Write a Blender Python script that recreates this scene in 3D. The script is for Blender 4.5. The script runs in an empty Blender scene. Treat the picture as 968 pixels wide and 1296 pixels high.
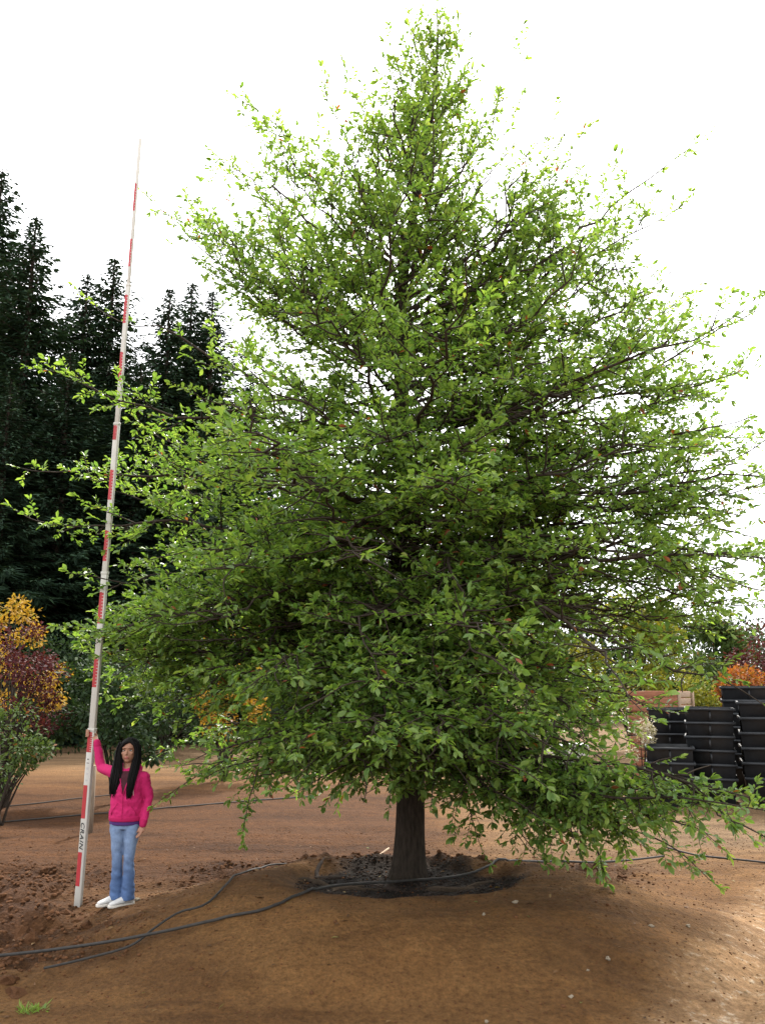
import bpy, bmesh, math, random
import numpy as np
from mathutils import Vector, Matrix, noise as mnoise

random.seed(7)
rng = np.random.default_rng(11)
R = math.radians
scene = bpy.context.scene
COL = scene.collection

# ------------------------------------------------------------------ camera
CAM_H, PITCH, FPX, IW, IH = 2.05, R(11.0), 1100.0, 968.0, 1296.0
cam_d = bpy.data.cameras.new('camera')
cam = bpy.data.objects.new('camera', cam_d)
COL.objects.link(cam)
cam.location = (0, 0, CAM_H)
cam.rotation_euler = (R(90) + PITCH, 0, 0)
cam_d.sensor_fit = 'VERTICAL'
cam_d.sensor_height = 36.0
cam_d.lens = 36.0 * FPX / IH
cam_d.clip_start = 0.05
cam_d.clip_end = 3000
scene.camera = cam

# ------------------------------------------------------------------ sky, sun, exposure
SUN_EL, SUN_AZ = R(47), R(12)           # azimuth from +Y towards +X: behind the tree, a little to the right
world = bpy.data.worlds.new('World')
scene.world = world
world.use_nodes = True
wn = world.node_tree
wn.nodes.clear()
sky = wn.nodes.new('ShaderNodeTexSky')
sky.sky_type = 'NISHITA'
sky.sun_disc = False
sky.sun_elevation = SUN_EL
sky.sun_rotation = SUN_AZ
sky.air_density = 1.0
sky.dust_density = 6.0
sky.ozone_density = 1.0
hs = wn.nodes.new('ShaderNodeHueSaturation')
hs.inputs['Saturation'].default_value = 0.12
mixw = wn.nodes.new('ShaderNodeMixRGB')            # thin white cloud over the whole sky
mixw.inputs[0].default_value = 0.75
mixw.inputs[2].default_value = (13.4, 13.6, 13.9, 1)
bg = wn.nodes.new('ShaderNodeBackground')
bg.inputs['Strength'].default_value = 0.14
wo = wn.nodes.new('ShaderNodeOutputWorld')
wn.links.new(sky.outputs[0], hs.inputs['Color'])
wn.links.new(hs.outputs[0], mixw.inputs[1])
wn.links.new(mixw.outputs[0], bg.inputs['Color'])
wn.links.new(bg.outputs[0], wo.inputs['Surface'])

sun_d = bpy.data.lights.new('sun', 'SUN')
sun_d.energy = 4.9
sun_d.angle = R(4.0)
sun_d.color = (1.0, 0.94, 0.85)
sun = bpy.data.objects.new('sun', sun_d)
COL.objects.link(sun)
sdir = Vector((math.sin(SUN_AZ) * math.cos(SUN_EL), math.cos(SUN_AZ) * math.cos(SUN_EL), math.sin(SUN_EL)))
sun.rotation_euler = sdir.to_track_quat('Z', 'Y').to_euler()

scene.view_settings.view_transform = 'Standard'
scene.view_settings.look = 'None'
scene.view_settings.exposure = 0.92
scene.view_settings.gamma = 1.0
scene.cycles.max_bounces = 8
scene.cycles.transparent_max_bounces = 8
scene.cycles.use_denoising = True


# ------------------------------------------------------------------ helpers
def tag(o, label=None, cat=None, group=None, kind=None):
    if label: o['label'] = label
    if cat: o['category'] = cat
    if group: o['group'] = group
    if kind: o['kind'] = kind
    return o


def empty(name, loc=(0, 0, 0), rz=0.0):
    o = bpy.data.objects.new(name, None)
    COL.objects.link(o)
    o.location = loc
    o.rotation_euler = (0, 0, rz)
    o.empty_display_size = 0.2
    return o


def link(name, me, mat=None, parent=None):
    o = bpy.data.objects.new(name, me)
    COL.objects.link(o)
    if mat is not None and not me.materials:
        me.materials.append(mat)
    if parent is not None:
        o.parent = parent
    return o


def mesh_np(name, verts, faces, attrs=None, smooth=False):
    """verts (N,3); faces: list of (M,k) int arrays"""
    me = bpy.data.meshes.new(name)
    verts = np.asarray(verts, dtype=np.float32)
    me.vertices.add(len(verts))
    me.vertices.foreach_set('co', verts.ravel())
    loops, starts, totals, s = [], [], [], 0
    for f in faces:
        f = np.asarray(f, dtype=np.int32)
        if len(f) == 0: continue
        m, k = f.shape
        loops.append(f.ravel())
        starts.append(s + np.arange(m) * k)
        totals.append(np.full(m, k))
        s += m * k
    loops = np.concatenate(loops); starts = np.concatenate(starts); totals = np.concatenate(totals)
    me.loops.add(len(loops))
    me.loops.foreach_set('vertex_index', loops.astype(np.int32))
    me.polygons.add(len(starts))
    me.polygons.foreach_set('loop_start', starts.astype(np.int32))
    me.polygons.foreach_set('loop_total', totals.astype(np.int32))
    if smooth:
        me.polygons.foreach_set('use_smooth', np.ones(len(starts), dtype=bool))
    for k, v in (attrs or {}).items():
        a = me.attributes.new(k, 'FLOAT', 'POINT')
        a.data.foreach_set('value', np.asarray(v, dtype=np.float32))
    me.update(calc_edges=True)
    me.validate()
    return me


class Geo:
    """collects plain shapes into one mesh"""
    def __init__(self):
        self.v, self.f, self.n = [], {}, 0
    def add(self, verts, faces):
        for f in faces:
            self.f.setdefault(len(f), []).append([i + self.n for i in f])
        self.v.extend([tuple(p) for p in verts]); self.n += len(verts)
        return self
    def box(self, c, s, rot=None):
        hx, hy, hz = s[0] / 2, s[1] / 2, s[2] / 2
        vs = [Vector((x, y, z)) for z in (-hz, hz) for y in (-hy, hy) for x in (-hx, hx)]
        if rot is not None: vs = [rot @ v for v in vs]
        vs = [v + Vector(c) for v in vs]
        return self.add(vs, [(0, 2, 3, 1), (4, 5, 7, 6), (0, 1, 5, 4), (2, 6, 7, 3), (0, 4, 6, 2), (1, 3, 7, 5)])
    def frustum(self, z0, z1, a0, b0, a1, b1, cap0=True, cap1=True):
        vs = [(-a0, -b0, z0), (a0, -b0, z0), (a0, b0, z0), (-a0, b0, z0), (-a1, -b1, z1), (a1, -b1, z1), (a1, b1, z1), (-a1, b1, z1)]
        fs = [(0, 1, 5, 4), (1, 2, 6, 5), (2, 3, 7, 6), (3, 0, 4, 7)]
        if cap0: fs.append((0, 3, 2, 1))
        if cap1: fs.append((4, 5, 6, 7))
        return self.add(vs, fs)
    def tube(self, pts, rad, k=6, caps=True):
        v, f = tube_np(np.array([tuple(p) for p in pts]), rad, k)
        fs = [tuple(int(i) for i in q) for q in f]
        if caps:
            n = len(pts)
            fs.append(tuple(range(k - 1, -1, -1))); fs.append(tuple((n - 1) * k + i for i in range(k)))
        return self.add(v, fs)
    def build(self, name, mat, parent=None, smooth=False, bevel=0):
        me = mesh_np(name, self.v, [np.array(x) for x in self.f.values()], smooth=smooth)
        o = link(name, me, mat, parent)
        if bevel:
            m = o.modifiers.new('bevel', 'BEVEL'); m.width = bevel; m.segments = 2; m.limit_method = 'ANGLE'
        return o


def tube_np(pts, rad, k=6):
    pts = np.asarray(pts, dtype=float)
    n = len(pts)
    rad = np.broadcast_to(np.asarray(rad, dtype=float), (n,))
    t = np.gradient(pts, axis=0)
    t /= np.linalg.norm(t, axis=1)[:, None] + 1e-9
    ref = np.array([0, 0, 1.0]) if abs(t[0, 2]) < 0.8 else np.array([1.0, 0, 0])
    a = np.cross(t, ref); a /= np.linalg.norm(a, axis=1)[:, None] + 1e-9
    b = np.cross(t, a)
    ang = np.arange(k) * 2 * np.pi / k
    v = pts[:, None, :] + rad[:, None, None] * (np.cos(ang)[None, :, None] * a[:, None, :] + np.sin(ang)[None, :, None] * b[:, None, :])
    i = np.arange(n - 1)[:, None] * k
    j = np.arange(k)[None, :]
    j2 = (j + 1) % k
    f = np.stack([i + j, i + j2, i + k + j2, i + k + j], axis=-1).reshape(-1, 4)
    return v.reshape(-1, 3), f


def at(px, py, Y):
    """point at depth Y (metres from the camera, level) seen at photo pixel px,py"""
    v = (py - IH / 2) / FPX
    ang = PITCH - math.atan(v)
    z = CAM_H + Y * math.tan(ang)
    depth = Y * math.cos(PITCH) + (z - CAM_H) * math.sin(PITCH)
    return Vector(((px - IW / 2) / FPX * depth, Y, z))


_tab = np.random.default_rng(3).random(65536)
def vnoise(x, y, seed=0):
    x = np.asarray(x, dtype=float); y = np.asarray(y, dtype=float)
    xi = np.floor(x).astype(np.int64); yi = np.floor(y).astype(np.int64)
    fx = x - xi; fy = y - yi
    fx = fx * fx * (3 - 2 * fx); fy = fy * fy * (3 - 2 * fy)
    def h(a, b): return _tab[((a * 7349 + b * 9151 + seed * 331) ^ (a * 131 + b * 17)) & 65535]
    return (h(xi, yi) * (1 - fx) + h(xi + 1, yi) * fx) * (1 - fy) + (h(xi, yi + 1) * (1 - fx) + h(xi + 1, yi + 1) * fx) * fy
def fbm(x, y, o=4, seed=0):
    s, a = 0.0, 0.5
    for i in range(o):
        s = s + a * (vnoise(x * 2 ** i, y * 2 ** i, seed + i) - 0.5); a *= 0.5
    return s
def sstep(a, b, x):
    t = np.clip((np.asarray(x, dtype=float) - a) / (b - a), 0, 1)
    return t * t * (3 - 2 * t)


# ------------------------------------------------------------------ materials
def new_mat(name):
    m = bpy.data.materials.new(name); m.use_nodes = True
    nt = m.node_tree
    return m, nt, nt.nodes['Principled BSDF'], nt.nodes['Material Output']


def ramp(nt, src, stops):
    r = nt.nodes.new('ShaderNodeValToRGB')
    e = r.color_ramp.elements
    while len(e) < len(stops): e.new(0.5)
    for i, (p, c) in enumerate(stops):
        e[i].position = p; e[i].color = (*c, 1)
    nt.links.new(src, r.inputs[0])
    return r.outputs[0]


def noise_node(nt, scale, detail=4, rough=0.6, coord=None, dist=0.0):
    n = nt.nodes.new('ShaderNodeTexNoise')
    n.inputs['Scale'].default_value = scale; n.inputs['Detail'].default_value = detail
    n.inputs['Roughness'].default_value = rough; n.inputs['Distortion'].default_value = dist
    if coord is not None: nt.links.new(coord, n.inputs['Vector'])
    return n.outputs[0]


def mixc(nt, fac, a, b, mode='MIX'):
    m = nt.nodes.new('ShaderNodeMixRGB'); m.blend_type = mode
    for s, i in ((fac, 0), (a, 1), (b, 2)):
        if isinstance(s, (int, float)): m.inputs[i].default_value = s
        elif isinstance(s, tuple): m.inputs[i].default_value = (*s, 1)
        else: nt.links.new(s, m.inputs[i])
    return m.outputs[0]


def bump(nt, h, bsdf, strength=0.5, dist=0.01):
    b = nt.nodes.new('ShaderNodeBump')
    b.inputs['Strength'].default_value = strength; b.inputs['Distance'].default_value = dist
    nt.links.new(h, b.inputs['Height']); nt.links.new(b.outputs[0], bsdf.inputs['Normal'])


def plain(name, c, rough=0.6, spec=0.3, var=0.25, scale=30, bstr=0.15, bdist=0.004, stretch=None, metallic=0.0):
    m, nt, p, out = new_mat(name)
    tc = nt.nodes.new('ShaderNodeTexCoord')
    co = tc.outputs['Object']
    if stretch:
        mp = nt.nodes.new('ShaderNodeMapping'); mp.inputs['Scale'].default_value = stretch
        nt.links.new(co, mp.inputs['Vector']); co = mp.outputs[0]
    n = noise_node(nt, scale, 5, 0.65, co)
    col = ramp(nt, n, [(0.25, tuple(x * (1 - var) for x in c)), (0.75, tuple(min(1, x * (1 + var)) for x in c))])
    nt.links.new(col, p.inputs['Base Color'])
    p.inputs['Roughness'].default_value = rough
    p.inputs['Specular IOR Level'].default_value = spec
    p.inputs['Metallic'].default_value = metallic
    if bstr: bump(nt, n, p, bstr, bdist)
    return m


def leaf_mat(name, stops, trans=0.35, rough=0.65, spec=0.15):
    m, nt, p, out = new_mat(name)
    a = nt.nodes.new('ShaderNodeAttribute'); a.attribute_name = 'rnd'
    col = ramp(nt, a.outputs['Fac'], stops)
    nt.links.new(col, p.inputs['Base Color'])
    p.inputs['Roughness'].default_value = rough
    p.inputs['Specular IOR Level'].default_value = spec
    tr = nt.nodes.new('ShaderNodeBsdfTranslucent')
    tc = mixc(nt, 1.0, col, (1.38, 1.40, 0.68), 'MULTIPLY')
    nt.links.new(tc, tr.inputs['Color'])
    mx = nt.nodes.new('ShaderNodeMixShader'); mx.inputs[0].default_value = trans
    nt.links.new(p.outputs[0], mx.inputs[1]); nt.links.new(tr.outputs[0], mx.inputs[2])
    nt.links.new(mx.outputs[0], out.inputs['Surface'])
    return m


M = {}
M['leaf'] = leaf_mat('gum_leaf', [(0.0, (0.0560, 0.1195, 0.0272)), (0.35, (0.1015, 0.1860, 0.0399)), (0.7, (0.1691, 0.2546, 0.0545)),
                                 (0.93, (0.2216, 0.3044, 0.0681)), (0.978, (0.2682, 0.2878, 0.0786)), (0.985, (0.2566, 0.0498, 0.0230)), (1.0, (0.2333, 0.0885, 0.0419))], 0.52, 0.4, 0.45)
M['needle'] = leaf_mat('fir_needles', [(0.0, (0.0140, 0.0296, 0.0182)), (0.6, (0.0225, 0.0458, 0.0247)), (1.0, (0.0393, 0.0673, 0.0326))], 0.08, 0.75, 0.1)
M['yellow'] = leaf_mat('yellow_leaf', [(0.0, (0.1560, 0.1200, 0.0180)), (0.35, (0.2880, 0.1560, 0.0180)), (0.75, (0.3600, 0.2160, 0.0300)), (1.0, (0.1920, 0.1920, 0.0360))], 0.3)
M['red'] = leaf_mat('dark_red_leaf', [(0.0, (0.0287, 0.0063, 0.0092)), (0.6, (0.0615, 0.0126, 0.0168)), (1.0, (0.1066, 0.0276, 0.0229))], 0.25)
M['green'] = leaf_mat('shrub_leaf', [(0.0, (0.0287, 0.0512, 0.0137)), (0.6, (0.0533, 0.0866, 0.0229)), (0.9, (0.0902, 0.1181, 0.0343)), (1.0, (0.1804, 0.0708, 0.0305))], 0.3)
M['deep'] = leaf_mat('deep_green_leaf', [(0.0, (0.0131, 0.0268, 0.0107)), (0.6, (0.0246, 0.0472, 0.0168)), (1.0, (0.0410, 0.0669, 0.0229))], 0.25)
M['lime'] = leaf_mat('yellow_green_leaf', [(0.0, (0.07, 0.09, 0.015)), (0.5, (0.14, 0.15, 0.02)), (1.0, (0.26, 0.22, 0.03))], 0.35)
M['orange'] = leaf_mat('orange_leaf', [(0.0, (0.12, 0.09, 0.02)), (0.35, (0.24, 0.06, 0.018)), (0.75, (0.28, 0.10, 0.02)), (1.0, (0.15, 0.15, 0.03))], 0.3)
M['cream'] = leaf_mat('cream_petal', [(0.0, (0.3080, 0.2688, 0.1979)), (0.7, (0.4200, 0.3763, 0.3021)), (1.0, (0.1120, 0.1182, 0.0417))], 0.2)
M['bark'] = plain('gum_bark', (0.034, 0.027, 0.021), 0.95, 0.05, 0.6, 18, 1.0, 0.04, (2.2, 2.2, 0.5))
M['twig'] = plain('twig_bark', (0.035, 0.027, 0.021), 0.85, 0.1, 0.4, 40, 0.3)
M['dark_bark'] = plain('fir_bark', (0.04, 0.03, 0.025), 0.95, 0.1, 0.4, 10, 0.5, 0.03)
M['clod'] = plain('soil_clod', (0.085, 0.039, 0.018), 0.95, 0.1, 0.45, 14, 0.8, 0.02)
M['stone'] = plain('pale_stone', (0.22, 0.18, 0.13), 0.9, 0.2, 0.3, 20, 0.5, 0.01)
M['mulch'] = plain('mulch', (0.030, 0.022, 0.018), 0.95, 0.1, 0.5, 25, 0.6, 0.01)
M['burlap'] = plain('burlap', (0.045, 0.033, 0.024), 0.95, 0.05, 0.4, 60, 0.6, 0.008)
M['hose'] = plain('black_polyethylene', (0.03, 0.028, 0.026), 0.7, 0.2, 0.3, 30, 0.1)
M['white'] = plain('pole_white', (0.42, 0.41, 0.375), 0.45, 0.4, 0.08, 6, 0.0)
M['redpaint'] = plain('pole_red', (0.33, 0.026, 0.032), 0.5, 0.4, 0.15, 20, 0.0)
M['black'] = plain('black_print', (0.02, 0.02, 0.022), 0.5, 0.3, 0.1, 20, 0.0)
M['greyprint'] = plain('grey_print', (0.35, 0.35, 0.35), 0.5, 0.3, 0.1, 20, 0.0)
M['bin'] = plain('black_plastic', (0.009, 0.010, 0.012), 0.5, 0.35, 0.4, 7, 0.25, 0.01)
M['binrim'] = plain('black_plastic_rim', (0.014, 0.016, 0.019), 0.5, 0.3, 0.4, 7, 0.1, 0.01)
M['crate'] = plain('red_brown_wood', (0.2160, 0.0900, 0.0510), 0.8, 0.2, 0.3, 9, 0.4, 0.006, (1, 8, 8))
M['crateend'] = plain('pale_wood', (0.3000, 0.2160, 0.1500), 0.8, 0.2, 0.25, 9, 0.4, 0.006, (8, 1, 8))
M['post'] = plain('weathered_wood', (0.16, 0.12, 0.09), 0.9, 0.1, 0.35, 15, 0.5, 0.006, (4, 4, 0.5))
M['tote'] = plain('white_plastic', (0.72, 0.72, 0.70), 0.4, 0.4, 0.06, 8, 0.0)

# soil ----------------------------------------------------------------
TREE = Vector((0.24, 8.7, 0.0))
BASIN = (0.16, 8.35)


def soil_material():
    m, nt, p, out = new_mat('soil')
    geo = nt.nodes.new('ShaderNodeNewGeometry')
    pos = geo.outputs['Position']
    n1 = noise_node(nt, 0.55, 5, 0.6, pos)
    n2 = noise_node(nt, 9, 8, 0.75, pos)
    n3 = noise_node(nt, 70, 6, 0.8, pos)
    at_ = {}
    for k in ('plow', 'mulch', 'gravel', 'track', 'turned'):
        a = nt.nodes.new('ShaderNodeAttribute'); a.attribute_name = k; at_[k] = a.outputs['Fac']
    n4 = noise_node(nt, 26, 7, 0.8, pos)
    vor = nt.nodes.new('ShaderNodeTexVoronoi'); vor.inputs['Scale'].default_value = 34; nt.links.new(pos, vor.inputs['Vector'])
    base = ramp(nt, n2, [(0.28, (0.0749, 0.0369, 0.0135)), (0.5, (0.1248, 0.0617, 0.0219)), (0.72, (0.1873, 0.1017, 0.0388))])
    base = mixc(nt, 0.5, base, ramp(nt, n1, [(0.35, (0.0937, 0.0431, 0.0150)), (0.65, (0.1686, 0.0876, 0.0319))]))
    turned = ramp(nt, n2, [(0.3, (0.0377, 0.0151, 0.0050)), (0.7, (0.0828, 0.0352, 0.0121))])
    base = mixc(nt, at_['turned'], base, turned)
    plow = ramp(nt, n2, [(0.3, (0.0301, 0.0134, 0.0060)), (0.7, (0.0764, 0.0344, 0.0152))])
    base = mixc(nt, at_['plow'], base, plow)
    grav = ramp(nt, n2, [(0.25, (0.1155, 0.0703, 0.0364)), (0.7, (0.1809, 0.1229, 0.0712))])
    base = mixc(nt, at_['gravel'], base, grav)
    trk = ramp(nt, n2, [(0.3, (0.1955, 0.1092, 0.0517)), (0.55, (0.3105, 0.1898, 0.0978)), (0.68, (0.5520, 0.4600, 0.3450))])  # sandy track; its palest stop paints whitish wet highlights into the colour
    base = mixc(nt, at_['track'], base, trk)
    mul = ramp(nt, n3, [(0.3, (0.0066, 0.0049, 0.0041)), (0.7, (0.0238, 0.0169, 0.0124))])
    base = mixc(nt, at_['mulch'], base, mul)
    mp = nt.nodes.new('ShaderNodeMapping'); mp.inputs['Scale'].default_value = (0.35, 1.7, 1.0); nt.links.new(pos, mp.inputs['Vector'])
    n5 = noise_node(nt, 1.0, 6, 0.65, mp.outputs[0], 0.6)
    base = mixc(nt, 1.0, base, ramp(nt, n5, [(0.32, (0.58, 0.55, 0.53)), (0.5, (0.95, 0.95, 0.95)), (0.68, (1.22, 1.2, 1.16))]), 'MULTIPLY')     # darker and lighter bands along the rows
    grit = ramp(nt, n4, [(0.30, (0.50, 0.48, 0.46)), (0.5, (1, 1, 1)), (0.70, (1.45, 1.40, 1.34))])
    base = mixc(nt, 1.0, base, grit, 'MULTIPLY')
    nt.links.new(base, p.inputs['Base Color'])
    p.inputs['Roughness'].default_value = 0.95
    p.inputs['Specular IOR Level'].default_value = 0.12
    hh = mixc(nt, 0.5, n2, n4)
    hh = mixc(nt, 0.25, hh, vor.outputs['Distance'])
    bump(nt, hh, p, 1.0, 0.07)
    return m


def masks(x, y):
    x = np.asarray(x, dtype=float); y = np.asarray(y, dtype=float)
    w = 0.5 * fbm(x * 0.9, y * 0.9, 3, 40)
    plow = sstep(0.9, -0.9, (x + 2.35 + w) + 0.25 * (y - 8.0)) * sstep(6.2, 7.0, y + w) * sstep(11.2, 9.6, y + w)
    strip = sstep(8.9, 9.4, y + 0.5 * w) * sstep(10.9, 10.2, y + 0.5 * w) * sstep(3.2, 1.6, np.abs(x - 0.2) + w)
    plow = np.maximum(plow, strip * 0.9)
    r = np.hypot((x - BASIN[0]) / 1.22, (y - BASIN[1]) / 0.98)
    mulch = sstep(1.0, 0.66, r + 0.9 * fbm(x * 1.8, y * 1.8, 4, 9))
    gravel = sstep(17.0, 23.0, y + 4 * w + 0.25 * x) * 0.85
    gravel = np.maximum(gravel, 0.8 * sstep(9.8, 12.2, y + 3 * w) * sstep(0.8, 2.6, x + w))
    track = sstep(0.0, 0.55, (x - 1.3) - 0.6 * (y - 5.65) + 0.6 * w) * sstep(10.5, 8.0, y)
    turned = sstep(8.8, 9.9, y + w) * sstep(22.0, 15.0, y + 2 * w) * sstep(1.8, 0.2, x + w)
    return plow, mulch, gravel, track, turned


def gh(x, y):
    x = np.asarray(x, dtype=float); y = np.asarray(y, dtype=float)
    r = np.hypot((x - 0.35) / 3.1, (y - 7.9) / 2.3)
    mound = 0.36 * sstep(1.04, 0.42, r + 0.12 * fbm(x * 0.7, y * 0.7, 3, 2))
    rb = np.hypot((x - BASIN[0]) / 1.2, (y - BASIN[1]) / 0.95)
    mound = mound - 0.13 * sstep(1.05, 0.72, rb + 0.1 * fbm(x * 1.5, y * 1.5, 2, 5))
    plow, mulch, gravel, track, turned = masks(x, y)
    near = sstep(40, 14, y)
    h = mound + near * (0.05 * fbm(x * 0.8, y * 0.8, 4, 21) + 0.06 * fbm(x * 3.5, y * 3.5, 5, 33))
    h = h + plow * (0.20 * np.abs(fbm(x * 2.6, y * 2.6, 5, 55)) + 0.24 * fbm(x * 5.0, y * 5.0, 5, 60))
    h = h + mulch * 0.03 * fbm(x * 7, y * 7, 3, 71)
    h = h + turned * 0.05 * fbm(x * 1.2, y * 6.0, 4, 81)
    # a shallow wheel rut on the track at right
    d = (x - 2.05) - 0.6 * (y - 5.65)
    h = h - 0.05 * track * np.exp(-(d / 0.18) ** 2)
    return h


def ghs(x, y): return float(gh(np.array([x]), np.array([y]))[0])


def gpx(px, py):
    """ground point under a photo pixel"""
    v = (py - IH / 2) / FPX
    ang = math.atan(v) - PITCH
    z = 0.0
    for _ in range(12):
        Y = (CAM_H - z) / math.tan(ang)
        p = at(px, py, Y)
        z = ghs(p.x, p.y)
    return Vector((p.x, p.y, z))


def graded(lo, hi, step, far_lo, far_hi, g=1.16):
    mid = list(np.arange(lo, hi, step))
    a, s, up = mid[-1], step, []
    while a < far_hi: s *= g; a += s; up.append(a)
    a, s, dn = mid[0], step, []
    while a > far_lo: s *= g; a -= s; dn.append(a)
    return np.array(dn[::-1] + mid + up)


gx = graded(-5.2, 5.2, 0.036, -600, 600)
gy = graded(4.6, 12.0, 0.036, -60, 900)
X, Y = np.meshgrid(gx, gy)
Z = gh(X, Y)
nx, ny = len(gx), len(gy)
ii = (np.arange(ny - 1)[:, None] * nx + np.arange(nx - 1)[None, :]).ravel()
gf = np.stack([ii, ii + 1, ii + nx + 1, ii + nx], axis=1)
pl, mu, gr, tk, tu = masks(X.ravel(), Y.ravel())
gme = mesh_np('ground', np.stack([X.ravel(), Y.ravel(), Z.ravel()], axis=1), [gf],
              dict(plow=pl, mulch=mu, gravel=gr, track=tk, turned=tu), smooth=True)
ground = link('ground', gme, soil_material())
tag(ground, kind='structure')

# ------------------------------------------------------------------ leaves
LEAF_T = np.array([  # along, across, up   (obovate, folded along the midrib, tip curling down)
    (0.0, 0.0, 0.0), (0.33, 0.36, 0.05), (0.66, 0.48, 0.05), (1.0, 0.0, -0.12),
    (0.66, -0.48, 0.05), (0.33, -0.36, 0.05), (0.34, 0.0, -0.02), (0.67, 0.0, -0.04)])
LEAF_TRI = np.array([(0, 6, 1), (7, 3, 2), (0, 5, 6), (7, 4, 3)])
LEAF_QUAD = np.array([(6, 7, 2, 1), (5, 4, 7, 6)])


def leaf_frames(dirs, ups):
    d = dirs / (np.linalg.norm(dirs, axis=1)[:, None] + 1e-9)
    u = ups - (ups * d).sum(1)[:, None] * d
    u /= np.linalg.norm(u, axis=1)[:, None] + 1e-9
    s = np.cross(u, d)
    return d, s, u


def leaves_mesh(name, pos, dirs, ups, length, width, rnd):
    d, s, u = leaf_frames(dirs, ups)
    L = length[:, None, None]; W = width[:, None, None]
    v = pos[:, None, :] + L * LEAF_T[None, :, 0:1] * d[:, None, :] + W * LEAF_T[None, :, 1:2] * s[:, None, :] + L * LEAF_T[None, :, 2:3] * u[:, None, :]
    n = len(pos)
    off = (np.arange(n) * 8)[:, None, None]
    tri = (LEAF_TRI[None] + off).reshape(-1, 3)
    quad = (LEAF_QUAD[None] + off).reshape(-1, 4)
    return mesh_np(name, v.reshape(-1, 3), [tri, quad], dict(rnd=np.repeat(rnd, 8)))


HEX_T = np.array([(0.0, 0.0, 0.0), (0.33, 0.38, 0.05), (0.68, 0.47, 0.05), (1.0, 0.0, -0.10), (0.68, -0.47, 0.05), (0.33, -0.38, 0.05)])
HEX_Q = np.array([(0, 3, 2, 1), (0, 5, 4, 3)])


def hex_leaves(name, pos, dirs, ups, length, width, rnd):
    """obovate leaf folded along its midrib"""
    d, s, u = leaf_frames(dirs, ups)
    L = length[:, None, None]; W = width[:, None, None]
    v = pos[:, None, :] + L * HEX_T[None, :, 0:1] * d[:, None, :] + W * HEX_T[None, :, 1:2] * s[:, None, :] + L * HEX_T[None, :, 2:3] * u[:, None, :]
    n = len(pos)
    q = (HEX_Q[None] + (np.arange(n) * 6)[:, None, None]).reshape(-1, 4)
    return mesh_np(name, v.reshape(-1, 3), [q], dict(rnd=np.repeat(rnd, 6)))


def cards_mesh(name, pos, dirs, ups, length, width, rnd):
    """small pointed four-sided leaves for plants farther off"""
    d, s, u = leaf_frames(dirs, ups)
    L = length[:, None]; W = width[:, None]
    v = np.stack([pos, pos + 0.5 * L * d + 0.5 * W * s + 0.06 * L * u, pos + L * d, pos + 0.5 * L * d - 0.5 * W * s + 0.06 * L * u], axis=1)
    n = len(pos)
    f = np.arange(n * 4).reshape(n, 4)
    f = np.concatenate([f[:, [0, 1, 2]], f[:, [0, 2, 3]]])
    return mesh_np(name, v.reshape(-1, 3), [f], dict(rnd=np.repeat(rnd, 4)))


# ------------------------------------------------------------------ the specimen tree
def unit(v): return v / (np.linalg.norm(v) + 1e-9)
UP = np.array([0, 0, 1.0])


def rot_about(v, axis, a):
    axis = unit(axis); c, s = math.cos(a), math.sin(a)
    return v * c + np.cross(axis, v) * s + axis * np.dot(axis, v) * (1 - c)


tree = empty('black_gum_tree', (TREE.x, TREE.y, ghs(TREE.x, TREE.y)))
tag(tree, 'tall green broadleaf tree with layered branches in the middle, beside the measuring pole', 'tree')
TB = np.array(tree.location)
H_TOP = 9.35

# trunk with flare and slight sway
tz = np.concatenate([np.array([-0.15, 0.0, 0.08, 0.2, 0.4]), np.linspace(0.8, H_TOP, 30)])
tp = np.stack([0.05 * np.sin(tz * 0.9) - 0.02 * tz * (tz > 5) * 0.4, 0.06 * np.sin(tz * 0.7 + 1) - 0.05, tz], axis=1)
tp[:, 0] += 0.42 * sstep(5.0, H_TOP, tz)
tr_ = np.interp(tz, [-0.15, 0.0, 0.1, 0.3, 0.8, 2.5, 5.0, 7.5, H_TOP], [0.24, 0.195, 0.162, 0.142, 0.131, 0.112, 0.074, 0.034, 0.008])
v, f = tube_np(tp, tr_, 20)
vv = v.copy()
ang = np.arctan2(v[:, 1], v[:, 0])
rr = 1 + 0.05 * np.sin(ang * 5 + 1) * np.exp(-np.maximum(v[:, 2], 0) * 2.5) * 2.2 + 0.05 * (vnoise(ang * 5, v[:, 2] * 3, 5) - 0.5)
ax = np.repeat(tp, 20, axis=0)
vv[:, :2] = ax[:, :2] + (v[:, :2] - ax[:, :2]) * rr[:, None]
link('trunk', mesh_np('trunk', vv, [f], smooth=True), M['bark'], tree)


def trunk_at(h): return np.array([np.interp(h, tz, tp[:, 0]), np.interp(h, tz, tp[:, 1]), h])
def trunk_r(h): return float(np.interp(h, tz, tr_))


TW = []          # every leafy shoot: start, direction, length, youth


def leafy_twig(p, d, length, young):
    TW.append((p[0], p[1], p[2], d[0], d[1], d[2], length, young))


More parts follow.
